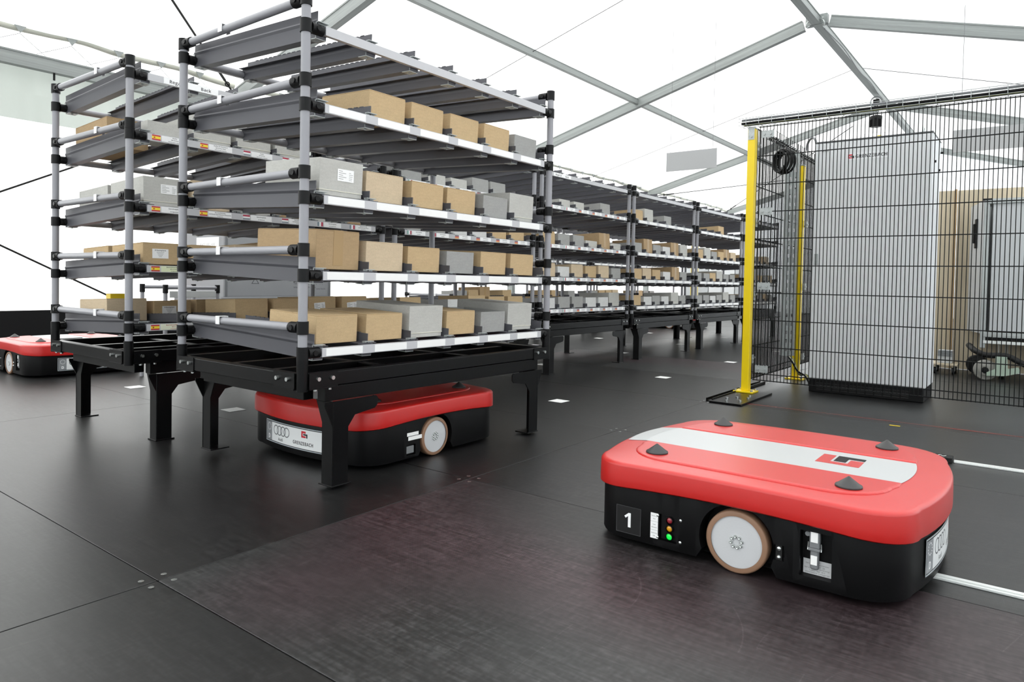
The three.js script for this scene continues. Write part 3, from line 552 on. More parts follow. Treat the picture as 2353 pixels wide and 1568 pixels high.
  g.stripe = new THREE.BufferGeometry(); g.stripe.setAttribute('position', new THREE.Float32BufferAttribute(pos, 3)); g.stripe.setIndex(idx.reverse()); g.stripe.computeVertexNormals(); g.stripe = thicken(g.stripe);
  const poly = (pts, t) => { // logo, u along the robot, v across
    const s = new THREE.Shape(pts.map(([u, v]) => new THREE.Vector2(0.145 + u * 0.135, (v - 0.5) * 0.13 + 0.02))); return new THREE.ExtrudeGeometry(s, { depth: t, bevelEnabled: false });
  };
  const lay = (q) => { const p = q.attributes.position; for (let i = 0; i < p.count; i++) p.setXYZ(i, p.getY(i), TOP + 0.0014 + p.getZ(i), p.getX(i)); q.computeVertexNormals(); return q; };
  g.logoRed = lay(poly([[0, 0], [1, 0], [1, 0.68], [0.7, 0.68], [0.7, 0.25], [0.3, 0.25], [0.3, 1], [0, 1]], 0.0006));
  g.logoBlack = lay(poly([[0.36, 1], [1, 1], [1, 0.76], [0.64, 0.76], [0.64, 0.34], [0.36, 0.34]], 0.0006));
  // number plate bent round the bow of the front
  const pl = new THREE.PlaneGeometry(0.52, 0.112, 26, 1), pp = pl.attributes.position; const fz = (x) => B - 0.014 + BOW * (1 - (x / (A - 0.014 - 0.14)) ** 2);
  for (let i = 0; i < pp.count; i++) pp.setZ(i, fz(pp.getX(i)) + 0.004); pl.translate(0, 0.105, 0); pl.computeVertexNormals(); g.plate = pl;
  return g;
})();
function thicken(g) { g = flat(g); g.computeVertexNormals(); return g; }
function rings(c, x, y, r, lw) { c.strokeStyle = '#5b5e61'; c.lineWidth = lw; for (let i = 0; i < 4; i++) { c.beginPath(); c.arc(x + i * r * 1.45, y, r, 0, 7); c.stroke(); } }
function emblem(c, x, y, s) { c.fillStyle = '#c8202e'; c.fillRect(x, y, s, s * 0.32); c.fillRect(x, y, s * 0.32, s); c.fillRect(x, y + s * 0.72, s, s * 0.28); c.fillStyle = '#1c1c1e'; c.fillRect(x + s * 0.45, y + s * 0.4, s * 0.95, s * 0.22); c.fillRect(x + s * 1.12, y + s * 0.4, s * 0.28, s * 0.6); }
const plateMat = (num) => print(1040, 224, (c, w, h) => {
  c.fillStyle = '#1a1b1c'; c.fillRect(0, 0, w, h); c.fillStyle = '#cdd6da'; c.fillRect(6, 6, w - 12, h - 12); c.fillStyle = '#1a1b1c'; c.fillRect(12, 12, w - 24, h - 24);
  c.fillStyle = '#e8eaea'; c.fillRect(20, 20, w - 40, h - 40); c.fillStyle = '#8b8e91'; c.fillRect(20, 20, 110, h - 40); if (num) c.fillRect(w - 190, 20, 170, h - 40);
  c.fillStyle = '#f4f4f4'; for (let i = 0; i < 12; i++) { c.beginPath(); c.arc(75 + 34 * Math.cos(i * Math.PI / 6), 72 + 34 * Math.sin(i * Math.PI / 6), 5, 0, 7); c.fill(); }
  c.font = 'bold 60px sans-serif'; c.textAlign = 'center'; c.fillText('D', 75, 188);
  rings(c, 215, 88, 44, 9); c.fillStyle = '#4a4c4e'; c.font = 'bold 40px sans-serif'; c.fillText('Audi', 300, 186);
  emblem(c, 640, 36, 62); c.fillStyle = '#1c1c1e'; c.font = 'bold 46px sans-serif'; c.fillText('GRENZEBACH', 660, 172, 300);
  if (num) { c.fillStyle = '#f4f4f4'; c.font = 'bold 90px sans-serif'; c.fillText(num, w - 105, 148); }
}, 0.3);
const sideLabel = print(128, 320, (c, w, h) => { c.fillStyle = '#f0f0f0'; c.fillRect(0, 0, w, h); c.fillStyle = '#555'; c.font = '22px sans-serif'; c.textAlign = 'center'; ['Steuerung', 'AUS', '', 'Funk', 'aktivieren', '', 'Steuerung', 'EIN'].forEach((s, i) => c.fillText(s, w / 2, 44 + i * 36, w - 14)); c.fillRect(0, 106, w, 2); c.fillRect(0, 214, w, 2); }, 0.5);
const plugLabel = print(384, 220, (c, w, h) => { c.fillStyle = '#c9cacb'; c.fillRect(0, 0, w, h); c.fillStyle = '#3a3a3a'; c.textAlign = 'center'; ['-XD', 'Service Ladestecker', 'Laden nur im', 'Servicefall zulässig!', 'Laden nur mit', 'GRENZEBACH Ladegerät'].forEach((s, i) => { c.font = (i ? '' : 'bold ') + (i ? 28 : 36) + 'px monospace'; c.fillText(s, w / 2, 40 + i * 33, w - 20); }); }, 0.5);
const oneMat = (n) => print(256, 256, (c, w, h) => { c.fillStyle = '#0e0e0f'; c.fillRect(0, 0, w, h); c.strokeStyle = '#4a4a4c'; c.lineWidth = 4; c.strokeRect(2, 2, w - 4, h - 4); c.fillStyle = '#f4f4f4'; c.font = 'bold 190px sans-serif'; c.textAlign = 'center'; c.fillText(n, w / 2, 196); }, 0.4);
function makeRobot(label, p, turn, { number, plate, group }) {
  const t = thing('transport_robot', label, 'robot', p, turn, group), g = agvGeo, xs = A - 0.014;
  mesh('body', g.body, M.shell, t).userData.label = 'black robot chassis'; mesh('underside', g.bottom, M.deep, t);
  const cover = mesh('cover', g.cover, M.red, t); cover.userData.label = 'red moulded cover';
  for (const q of g.pads) mesh('raised_pad', q, M.red, cover);
  const st = mesh('stripe', g.stripe, M.white, cover); st.userData.label = 'white stripe along the cover'; st.material.side = THREE.DoubleSide;
  mesh('emblem_red', g.logoRed, M.red, cover); mesh('emblem_black', g.logoBlack, M.black, cover);
  for (const sx of [-1, 1]) for (const sz of [-1, 1]) mesh('lifting_cone', g.cone, M.cone, t).position.set(sx * 0.315, TOP + 0.0055, sz * 0.305);
  for (const s of [-1, 1]) {
    const wheel = new THREE.Group(); wheel.name = 'wheel'; wheel.position.set(s * (A - 0.041), WY, WZ); t.add(wheel);
    mesh('tyre', g.tyre, M.tyre, wheel).userData.label = 'brown polyurethane tyre'; mesh('disc', g.disc, M.disc, wheel); mesh('hub_bolts', g.hubBolts, M.bolt, wheel);
  }
  mesh('number_plate', g.plate, plate, t).userData.label = 'number plate style sign';
  // right-hand side (-x): number, buttons, charging plug
  const facing = (m, s, y, z, out = 0.001) => { m.position.set(s * (xs + out), y, z); m.rotation.y = s * Math.PI / 2; return m; };
  if (number) facing(mesh('number_sign', new THREE.PlaneGeometry(0.09, 0.09), oneMat(number), t), -1, 0.085, -0.33, 0.0012);
  facing(mesh('button_label', box(0.026, 0.082, 0.0012), sideLabel, t), -1, 0.088, -0.237);
  const panel = mesh('button_panel', G(rbox(0.004, 0.08, 0.056, 0, 0, 0, 0.002)), M.black, t); panel.position.set(-xs + 0.01, 0.088, -0.19);
  [['redLens', 0.026], ['amberLens', 0], ['greenLens', -0.026]].forEach(([m, y]) => {
    mesh('button_ring', lathe([[0.0105, 0], [0.0125, 0], [0.0125, 0.008], [0.0105, 0.009]], 20).rotateZ(Math.PI / 2).translate(-0.002, y, 0.004), M.black, panel);
    mesh(m === 'greenLens' ? 'signal_lamp' : 'button', lathe([[0, 0.008], [0.006, 0.0075], [0.0102, 0.005], [0.0104, 0]], 20).rotateZ(Math.PI / 2).translate(-0.002, y, 0.004), M[m], panel);
  });
  mesh('panel_screws', G([-0.035, 0.035].flatMap((y) => [-0.036, 0.042].map((z) => lathe([[0, 0.003], [0.004, 0.002], [0.005, 0]], 10).rotateZ(Math.PI / 2).translate(-0.0095, y, z)))), M.bolt, panel);
  const catchPlate = mesh('catch', G(rbox(0.004, 0.052, 0.018, 0, 0, 0, 0.0019)), M.rubber, t); catchPlate.position.set(-xs + 0.004, 0.098, 0.155);
  mesh('catch_screws', G(lathe([[0, 0.005], [0.005, 0.004], [0.0065, 0]], 12).rotateZ(Math.PI / 2).translate(-0.002, 0.012, 0), lathe([[0, 0.007], [0.004, 0.006], [0.0065, 0]], 12).rotateZ(Math.PI / 2).translate(-0.002, -0.013, 0)), M.bolt, catchPlate);
  const plug = mesh('charging_plug', G(rbox(0.02, 0.05, 0.028, 0, 0.022, 0, 0.004, 2), rbox(0.018, 0.062, 0.024, 0, -0.034, 0, 0.008, 2), rbox(0.024, 0.008, 0.032, 0, -0.006, 0, 0.002), rod([0, 0.034, -0.02], [-0.004, 0.034, -0.02], 0.007)), M.cableGrey, t); plug.position.set(-xs + 0.014, 0.135, 0.25);
  mesh('plug_label', G(box(0.0015, 0.03, 0.019, -0.0105, 0.03, 0), box(0.0015, 0.026, 0.017, -0.0098, -0.036, 0)), M.paper, plug);
  mesh('latch', G(tube([[-0.004, 0.012, -0.017], [-0.004, -0.004, -0.018], [-0.006, -0.01, -0.018]], 0.0022, 8), tube([[-0.004, 0.012, 0.017], [-0.004, -0.004, 0.018], [-0.006, -0.01, 0.018]], 0.0022, 8)), M.bolt, plug);
  const pl = facing(mesh('plug_notice', box(0.076, 0.042, 0.0014), plugLabel, t), -1, 0.072, 0.255, -0.026); void pl;
  // left-hand side (+x)
  for (const [y, z, w, h] of [[0.135, 0.19, 0.075, 0.016], [0.115, 0.175, 0.09, 0.018]]) { const m = mesh('side_label', box(w, h, 0.0012), M.paper, t); facing(m, 1, y, z); }
  const grip = mesh('grip', G(rbox(0.006, 0.036, 0.05, 0, 0, 0, 0.003)), M.cableGrey, t); grip.position.set(xs - 0.008, 0.06, 0.2);
  return t;
}
makeRobot('red and black transport robot with a number 1 on its side, carrying nothing', [2.53, 0, -0.74], 0, { number: '1', plate: plateMat('') });
makeRobot('red and black transport robot with plate ending in 4, near the tent wall', [2.56, 0, -7.0], 0, { plate: plateMat('4') });
makeRobot('red and black transport robot carrying the loaded pipe rack', [MOVE_X, 0, -2.83], -Math.PI / 2, { plate: plateMat('') });
makeRobot('red transport robot parked between the rack rows beyond the fourth rack', [13.2, 0, -5.85], 0, { plate: plateMat('') });

/* ------------------------------------------------------------------ floor stickers and marks */
{
  const g = box(0.115, 0.0008, 0.115), spots = [];
  for (let i = 0; i < 6; i++) for (let j = 0; j < 4; j++) spots.push([2.49 + 1.758 * i, -2.79 - 1.372 * j]);
  for (const [x, z] of spots) {
    const m = mesh('floor_sticker', g, M.paper); m.position.set(x, 0.0016, z); m.rotation.y = 0.05 * (rnd() - 0.5);
    tag(m, 'square white sticker on the dark floor', 'sticker', 'white floor stickers on a grid');
  }
  tag(mesh('tape_piece', box(0.02, 0.0008, 0.06, 4.97, 0.0014, -0.72), M.yellow), 'short piece of yellow tape on the floor beside the fence', 'tape');
  // worn red line sprayed along the fence
  const t = new THREE.MeshStandardMaterial({ color: 0x8e2a1c, roughness: 0.6, transparent: true, alphaMap: noiseTexture(256, (x, y, n) => { const v = y / n, u = x / n, c = Math.exp(-(((v - 0.5) / 0.09) ** 2)); return 255 * Math.min(0.75, c * (0.25 + 0.7 * n8(u, 0.3)) * (0.4 + 0.9 * scuff(u, v))); }) });
  tag(mesh('sprayed_line', new THREE.PlaneGeometry(2.4, 0.14).rotateX(-Math.PI / 2).rotateY(Math.PI / 2).translate(5.12, 0.0018, -0.65), t), 'faint red sprayed line on the floor in front of the fence', 'floor mark');
  for (const [x, z0, l] of [[2.44, -0.45, 'starting under the robot numbered 1'], [4.13, -0.33, 'leading to the black box']]) {
    const z1 = 0.6, b = tag(mesh('guide_bar', G(rbox(0.036, 0.008, z1 - z0, x, 0.004, (z0 + z1) / 2, 0.002), rbox(0.016, 0.004, z1 - z0, x, 0.01, (z0 + z1) / 2, 0.001)), M.aluWhite), `white metal guide bar on the floor ${l}`, 'guide bar'); void b;
  }
  const bx = thing('junction_box', 'small black box at the end of a white guide bar', 'box', [4.13, 0, -0.385]);
  mesh('housing', rbox(0.075, 0.026, 0.1, 0, 0.013, 0, 0.003), M.rubber, bx); mesh('scribble', tube([[0.02, 0.0265, -0.03], [-0.01, 0.0265, -0.02], [0.012, 0.0265, -0.005], [-0.008, 0.0265, 0.008], [0.01, 0.0265, 0.02]], 0.0012, 24, 4), M.paper, bx);
}

/* ------------------------------------------------------------------ safety fence */
const FX = 5.594, FZ = -1.86;
function fencePanel(label, p, turn, len) {                  // local x along the panel, base at the floor
  const t = thing('mesh_fence', label, 'fence', p, turn), v = rod([0, 0.115, 0], [0, 2.135, 0], 0.003, 6), hz = rod([0, 0, 0], [len, 0, 0], 0.0042, 6);
  for (let x = 0.012; x < len; x += 0.026) mesh('vertical_wire', v, M.wire, t).position.set(x, 0, 0.004);
  for (const y of [0.12, 0.172, 0.385, 0.6, 0.815, 1.03, 1.245, 1.46, 1.675, 1.9, 2.13]) mesh('horizontal_wire', hz, M.wire, t).position.set(0, y, -0.001);
  return t;
}
function fencePost(label, p, h, group, lift = 0) {
  const t = thing('fence_post', label, 'post', p, 0, group);
  t.position.y = lift;
  mesh('column', rbox(0.06, h - 0.012, 0.06, 0, (h - 0.012) / 2 + 0.011, 0, 0.006, 2), M.yellow, t);
  mesh('foot', rbox(0.14, 0.012, 0.16, 0, 0.006, 0, 0.002), M.yellow, t);
  mesh('foot_bolts', G([-1, 1].flatMap((a) => [-1, 1].map((b) => rod([a * 0.055, 0.011, b * 0.063], [a * 0.055, 0.024, b * 0.063], 0.011, 6)))), M.bolt, t);
  mesh('cap', rbox(0.062, 0.012, 0.062, 0, h + 0.004, 0, 0.003), M.zinc, t);
  return t;
}
{
  const post = fencePost('yellow square fence post at the corner nearest the robot numbered 1', [FX, 0, FZ - 0.02], 2.105, undefined, 0.0155);
  mesh('top_bracket', G(box(0.002, 0.085, 0.05, -0.0315, 2.06, 0), rod([-0.033, 2.04, 0], [-0.04, 2.04, 0], 0.008)), M.zinc, post);
  fencePost('yellow fence post behind the perforated steel upright', [6.83, 0, FZ + 0.03], 2.0);
  fencePost('yellow fence post beyond the grey cabinet, holding the mesh end', [FX, 0, 0.34], 2.12);
  const far = fencePost('yellow post seen far away between the racks', [17.2, 0, -7.25], 1.9, 'far yellow posts'); void far;
  fencePost('yellow post seen far away between the racks', [17.5, 0, -7.25], 1.9, 'far yellow posts');
  fencePanel('black wire mesh fence panel in front of the grey cabinet', [FX, 0, FZ + 0.03], -Math.PI / 2, 2.12);
  fencePanel('black wire mesh fence panel between the two yellow posts', [FX + 0.04, 0, FZ], 0, 1.15);
  fencePanel('black wire mesh fence panel behind the grey cabinet', [6.87, 0, FZ], 0, 1.6);
  const clampGeo = G(rbox(0.004, 0.055, 0.1, 0, 0, 0, 0.001), rod([-0.003, 0, -0.025], [-0.009, 0, -0.025], 0.009, 8), rod([-0.003, 0, 0.025], [-0.009, 0, 0.025], 0.009, 8), [0.018, -0.018, 0.04, -0.04].map((z) => box(0.006, 0.066, 0.006, 0, 0, z)));
  const nm = ['lowest', 'lower', 'upper', 'topmost'];
  [0.21, 0.87, 1.46, 2.07].forEach((y, i) => {
    const m = tag(mesh('mesh_clamp', clampGeo, M.zinc), `${nm[i]} galvanised clamp joining the cabinet-side mesh to the yellow corner post`, 'bracket'); m.position.set(FX - 0.006, y, FZ + 0.1);
    const c = tag(mesh('mesh_clamp', G(rbox(0.05, 0.07, 0.004, 0, 0, 0, 0.001), rod([-0.012, 0, 0.003], [-0.012, 0, 0.012], 0.011), rod([0.012, 0.012, 0.003], [0.012, 0.012, 0.012], 0.008)), M.zinc), `${nm[i]} galvanised hook bracket on the inner face of the corner post`, 'bracket'); c.position.set(FX + 0.058, y - 0.08 + (i === 0 ? 0.15 : 0), FZ + 0.012);
    if (i > 0 && i < 3 || i === 0) { const d = tag(mesh('mesh_clamp', clampGeo, M.zinc), `${nm[i]} galvanised clamp on the yellow post behind the perforated upright`, 'bracket'); d.rotation.y = Math.PI / 2; d.position.set(6.9, y, FZ + 0.07); }
  });
  // anchor plate and floor channel
  const pl = thing('anchor_plate', 'black steel plate under the yellow corner post with bolts', 'plate', [5.33, 0, FZ + 0.04]);
  mesh('plate', rbox(0.72, 0.014, 0.24, 0, 0.008, 0, 0.002), M.blackSteel, pl);
  mesh('plate_bolts', G([[-0.24, 0.07], [-0.1, 0.0], [-0.06, 0.07], [-0.18, -0.05], [-0.3, -0.01], [0.04, 0.05]].map(([x, z]) => rod([x, 0.014, z], [x, 0.026, z], 0.012, 6))), M.bolt, pl);
  const ch = thing('floor_channel', 'black steel channel lying on the floor beside the corner post', 'channel', [5.65, 0, FZ - 0.1]);
  mesh('web', rbox(1.25, 0.006, 0.05, 0, 0.0045, 0, 0.001), M.blackSteel, ch); for (const s of [-1, 1]) mesh('lip', rbox(1.25, 0.025, 0.006, 0, 0.013, s * 0.022, 0.001), M.blackSteel, ch);
  // perforated upright with its slots cut right through
  const up = thing('perforated_upright', 'galvanised perforated steel upright fixed to the mesh beside the cabinet', 'upright', [6.35, 0, FZ + 0.09]);
  const sh = new THREE.Shape([[-0.055, 0.26], [0.055, 0.26], [0.055, 2.04], [-0.055, 2.04]].map((q) => new THREE.Vector2(...q)));
  for (let y = 0.3; y < 2.0; y += 0.075) for (const x of [-0.022, 0.022]) { const h = new THREE.Path([[x - 0.008, y], [x + 0.008, y], [x + 0.008, y + 0.032], [x - 0.008, y + 0.032]].map((q) => new THREE.Vector2(...q))); sh.holes.push(h); }
  const face = new THREE.ExtrudeGeometry(sh, { depth: 0.003, bevelEnabled: false });
  const turnU = -0.9; mesh('perforated_face', face.clone().rotateY(turnU), M.zinc, up); mesh('flange', G(box(0.003, 1.78, 0.05, 0.055, 1.15, -0.025), box(0.003, 1.78, 0.05, -0.055, 1.15, -0.025)).rotateY(turnU), M.zinc, up);
  // cables at its foot
  const foot = [6.35, 0.3, FZ + 0.1];
  [['cableBlack', 'black'], ['cableWhite', 'white'], ['cableEarth', 'green and yellow'], ['cableGrey', 'grey']].forEach(([m, n], i) => {
    const o = i * 0.022; tag(mesh('hanging_cable', tube([[foot[0] - 0.03 + o, 0.252, foot[2]], [foot[0] - 0.03 + o, 0.22, foot[2] + 0.03], [foot[0] + 0.02 + o, 0.13 - o * 0.6, foot[2] + 0.07], [foot[0] + 0.06 + o, 0.09, foot[2] + 0.12], [foot[0] + 0.05 + o, 0.012, foot[2] + 0.17]], 0.007, 40), M[m]), `${n} cable hanging from the perforated upright to the cabinet base`, 'cable');
  });
  const coil = thing('cable_coil', 'coil of black cable hung high on the mesh beside the corner post', 'cable', [5.93, 1.9, FZ + 0.1]);
  for (let i = 0; i < 5; i++) mesh('loop', new THREE.TorusGeometry(0.085 + 0.006 * (i % 3), 0.009, 6, 36).rotateY(0.9 + i * 0.03).translate(i * 0.012 - 0.02, (i % 2) * 0.008, i * 0.012), M.cableBlack, coil);
  const loop = new THREE.TorusGeometry(0.09, 0.01, 6, 30, Math.PI).rotateY(0.7).translate(6.33, 2.06, FZ + 0.24); tag(mesh('cable_bend', loop, M.cableGrey), 'grey cable bending over the top of the perforated upright', 'cable');
  // wire cable tray along the top of the fence, with its cables
  const tr = thing('cable_tray', 'wire basket cable tray along the top of the fence', 'tray', [FX, 2.15, FZ - 0.06]), TL = 2.2;
  for (const [dx, dy] of [[-0.05, 0], [0, 0], [0.05, 0], [-0.05, 0.055], [0.05, 0.055], [-0.05, 0.028], [0.05, 0.028]]) mesh('long_wire', rod([dx, dy, -0.06], [dx, dy, TL], 0.0022, 5), M.zinc, tr);
  const rib = G(rod([-0.05, 0, 0], [0.05, 0, 0], 0.0022, 5), rod([-0.05, 0, 0], [-0.05, 0.058, 0], 0.0022, 5), rod([0.05, 0, 0], [0.05, 0.058, 0], 0.0022, 5));
  for (let z = 0; z < TL; z += 0.1) mesh('rib', rib, M.zinc, tr).position.set(0, 0, z);
  const tr2 = thing('cable_tray', 'dark wire cable tray running back from the corner post above the mesh', 'tray', [FX, 2.08, FZ + 0.05]);
  for (const [dz, dy] of [[0, 0], [0.04, 0], [0.08, 0], [0, 0.05], [0.08, 0.05]]) mesh('long_wire', rod([0.1, dy - 0.02, dz], [2.6, dy - 0.02, dz], 0.0022, 5), M.zinc, tr2);
  for (let x = 0.14; x < 2.6; x += 0.06) mesh('rib', G(rod([x, -0.02, 0], [x, -0.02, 0.08], 0.003, 5), rod([x, -0.02, 0], [x, 0.03, 0], 0.003, 5), rod([x, -0.02, 0.08], [x, 0.03, 0.08], 0.003, 5)), M.cableBlack, tr2);
  const run = (dx, dy, r, m, n, wav) => { const pts = []; for (let i = 0; i <= 12; i++) pts.push([FX + dx + wav * Math.sin(i * 1.3 + dx * 90), 2.15 + dy + 0.001 * Math.sin(i * 2.1), FZ - 0.1 + i * 0.19]); tag(mesh('tray_cable', tube(pts, r, 60), M[m]), `${n} cable lying in the tray along the fence top`, 'cable'); };
  run(-0.036, 0.016, 0.009, 'cableBlack', 'thin black', 0.001); run(-0.014, 0.019, 0.011, 'cableBlack', 'thick black', 0.001); run(0.009, 0.016, 0.008, 'cableEarth', 'green and yellow', 0.002); run(0.031, 0.018, 0.0105, 'cableGrey', 'grey', 0.001); run(-0.024, 0.043, 0.009, 'cableGrey', 'pale grey upper', 0.003);
}

/* ------------------------------------------------------------------ control cabinet */
{
  const t = thing('control_cabinet', 'tall light grey control cabinet behind the mesh fence', 'cabinet', [6.37, 0, -1.115]), w = 0.84, d = 0.52, y0 = 0.105, h = 1.955;
  mesh('plinth', rbox(d - 0.01, 0.1, w - 0.01, 0, 0.052, 0, 0.003), M.plinth, t);
  const grille = []; for (let i = 0; i < 11; i++) for (let j = 0; j < 4; j++) grille.push(box(0.003, 0.009, 0.05, -d / 2 + 0.002, 0.026 + j * 0.017, -0.33 + i * 0.062)); mesh('vent_slots', G(grille), M.deep, t);
  mesh('body', rbox(d - 0.02, h, w, 0.01, y0 + h / 2, 0, 0.006, 2), M.cabinet, t);
  const door = mesh('door', rbox(0.018, h - 0.02, w - 0.008, -d / 2 + 0.006, y0 + h / 2, 0, 0.004, 2), M.cabinet, t);
  mesh('door_lock', G(rbox(0.008, 0.09, 0.03, -d / 2 - 0.006, 1.1, -0.385, 0.002), rod([-d / 2 - 0.004, 1.12, -0.385], [-d / 2 - 0.016, 1.12, -0.385], 0.008)), M.zinc, door);
  const logo = mesh('logo_sign', box(0.3, 0.06, 0.001), print(900, 180, (c, W_, H_) => { c.fillStyle = '#e2e4e6'; c.fillRect(0, 0, W_, H_); emblem(c, 14, 40, 96); c.fillStyle = '#2a2a2c'; c.font = 'bold 108px sans-serif'; c.textBaseline = 'middle'; c.fillText('GRENZEBACH', 172, 98, 710); }, 0.4), door); logo.rotation.y = -Math.PI / 2; logo.position.set(-d / 2 - 0.0038, 1.925, -0.02);
  const np = mesh('name_plate', box(0.07, 0.03, 0.001), print(256, 110, (c, W_, H_) => { c.fillStyle = '#d7d9da'; c.fillRect(0, 0, W_, H_); c.fillStyle = '#444'; c.font = 'bold 50px sans-serif'; c.textAlign = 'center'; c.fillText('+10.0/10', W_ / 2, 74); }), door); np.rotation.y = -Math.PI / 2; np.position.set(-d / 2 - 0.0038, 1.985, -0.34);
  mesh('roof_edge', rbox(d + 0.006, 0.008, w + 0.006, 0, y0 + h + 0.004, 0, 0.002), M.cableGrey, t);
  const eye = new THREE.TorusGeometry(0.028, 0.007, 8, 24).translate(-0.12, y0 + h + 0.04, 0.34); mesh('lifting_eye', eye, M.bolt, t);
  mesh('side_bolts', G(rod([-0.1, 1.86, w / 2], [-0.1, 1.86, w / 2 + 0.01], 0.01), rod([0.18, 1.83, w / 2], [0.18, 1.83, w / 2 + 0.01], 0.01), rod([0.25, 1.98, w / 2], [0.25, 1.98, w / 2 + 0.02], 0.008)), M.cableBlack, t);
  mesh('cable_gland', G(rbox(0.05, 0.02, 0.24, -0.05, y0 + h + 0.016, -0.02, 0.006)), M.cableBlack, t);
  mesh('yellow_tie', tube([[-0.07, y0 + h + 0.02, -0.02], [-0.07, y0 + h + 0.045, 0.02], [-0.07, y0 + h + 0.03, 0.06]], 0.008, 12), M.yellow, t);
}
/* ------------------------------------------------------------------ things behind the fence: plywood, roll container, pallet truck, dolly */
{
  const ply = thing('plywood_wall', 'pale plywood partition standing behind the roll container', 'partition', [9.0, 0, 0]);
  mesh('sheet', rbox(0.018, 1.95, 0.18, 0, 0.98, -0.885, 0.001), M.ply, ply); mesh('sheet', rbox(0.018, 1.95, 1.8, 0.012, 0.98, 0.13, 0.001), M.ply, ply);
  mesh('batten', rbox(0.03, 1.96, 0.025, -0.02, 0.985, -0.785, 0.003), M.plyEdge, ply); mesh('batten', rbox(0.03, 0.03, 1.6, -0.012, 0.42, 0.26, 0.003), M.plyEdge, ply); mesh('batten', rbox(0.03, 0.02, 1.6, -0.012, 1.72, 0.26, 0.003), M.plyEdge, ply);
  const rc = thing('roll_container', 'tall grey panelled roll container with an aluminium frame behind the fence', 'container', [8.3, 0, 0.06]);
  const z0 = -0.52, z1 = 0.6, x1 = 0.62;
  mesh('front_panel', rbox(0.02, 1.26, z1 - z0 - 0.1, 0, 1.1, (z0 + z1) / 2, 0.002), M.panelGrey, rc); const sp = mesh('side_panel', rbox(x1 - 0.02, 1.32, 0.02, x1 / 2 + 0.02, 0, 0, 0.002), M.panelGrey, rc); sp.position.set(0, 1.1, z0 - 0.012); sp.rotation.y = 0.25; sp.userData.label = 'grey side flap standing slightly open'; mesh('side_panel', rbox(x1 - 0.06, 1.32, 0.02, x1 / 2, 1.1, z1, 0.002), M.panelGrey, rc); mesh('back_panel', rbox(0.02, 1.32, z1 - z0 - 0.1, x1, 1.1, (z0 + z1) / 2, 0.002), M.panelGrey, rc); mesh('top_panel', rbox(x1, 0.02, z1 - z0, x1 / 2, 1.76, (z0 + z1) / 2, 0.002), M.panelGrey, rc);
  for (const [x, z] of [[0, z0], [0, z1], [x1, z0], [x1, z1]]) { const p = mesh('frame_post', rbox(0.045, 1.46, 0.045, x, 1.03, z, 0.004), M.zinc, rc); mesh('post_cap', rbox(0.075, 0.014, 0.075, x, 1.765, z, 0.003), M.cableBlack, p); }
  for (const y of [0.435, 1.745]) mesh('frame_rail', rbox(0.05, 0.05, z1 - z0, -0.004, y, (z0 + z1) / 2, 0.004), M.zinc, rc);
  mesh('frame_rail', rbox(0.06, 0.03, z1 - z0, 0.0, 0.36, (z0 + z1) / 2, 0.004), M.aluWhite, rc); mesh('deck', rbox(x1, 0.04, z1 - z0, x1 / 2, 0.4, (z0 + z1) / 2, 0.004), M.cableBlack, rc);
  mesh('handle', G(rbox(0.07, 0.3, 0.02, 0.3, 0.35, -0.018, 0.006), rbox(0.03, 0.2, 0.03, 0.3, 0.35, -0.03, 0.006)), M.cableBlack, sp);
  for (const [x, z] of [[0.06, z0 + 0.16], [0.06, z1 - 0.16], [x1 - 0.06, z0 + 0.16], [x1 - 0.06, z1 - 0.16]]) { const c = mesh('caster', G(rod([x, 0.07, z - 0.02], [x, 0.07, z + 0.02], 0.07, 20)), M.rubber, rc); mesh('caster_fork', G(box(0.05, 0.24, 0.006, x, 0.25, z - 0.028), box(0.05, 0.24, 0.006, x, 0.25, z + 0.028), box(0.08, 0.02, 0.08, x, 0.375, z)), M.zinc, c); }
  const tk = thing('tow_frame', 'low black towing frame with big worn wheels in front of the roll container', 'trolley', [8.12, 0, -0.42]);
  mesh('fork_bar', tube([[0.3, 0.31, -0.16], [0.06, 0.27, -0.08], [0, 0.245, 0], [0, 0.245, 0.17], [0.0, 0.2, 0.26], [0.0, 0.14, 0.4], [0, 0.13, 0.9]], 0.028, 60, 8), M.rubber, tk);
  for (const [x, z, n] of [[0, 0, 'near'], [0.55, -0.1, 'far']]) {
    const w = mesh('wheel', lathe([[0.03, -0.03], [0.05, -0.034], [0.062, -0.022], [0.085, -0.024], [0.096, -0.018], [0.1, 0], [0.096, 0.018], [0.085, 0.024], [0.062, 0.022], [0.05, 0.034], [0.03, 0.03]], 36).rotateZ(Math.PI / 2).translate(x, 0.1, z), n === 'near' ? M.oldWheel : M.rubber, tk);
    mesh('hub', rod([x - 0.036, 0.1, z], [x + 0.036, 0.1, z], 0.03, 16), M.rubber, w);
  }
  mesh('bracket', extrude([[-0.05, 0.05], [0.1, 0.06], [0.22, 0.1], [0.2, 0.15], [0.12, 0.13], [0.11, 0.24], [0.02, 0.24], [0.02, 0.12], [-0.05, 0.08]], 0.02).rotateY(-Math.PI / 2).translate(-0.04, 0, 0.06), M.greenPaint, tk);
  mesh('axle', G(rod([-0.06, 0.1, 0], [0.62, 0.1, -0.12], 0.014)), M.blackSteel, tk);
  const dl = thing('dolly', 'small wooden dolly carrying a grey device in front of the plywood', 'dolly', [8.55, 0, -0.79]);
  mesh('board', rbox(0.3, 0.018, 0.24, 0, 0.095, 0, 0.003), M.ply, dl);
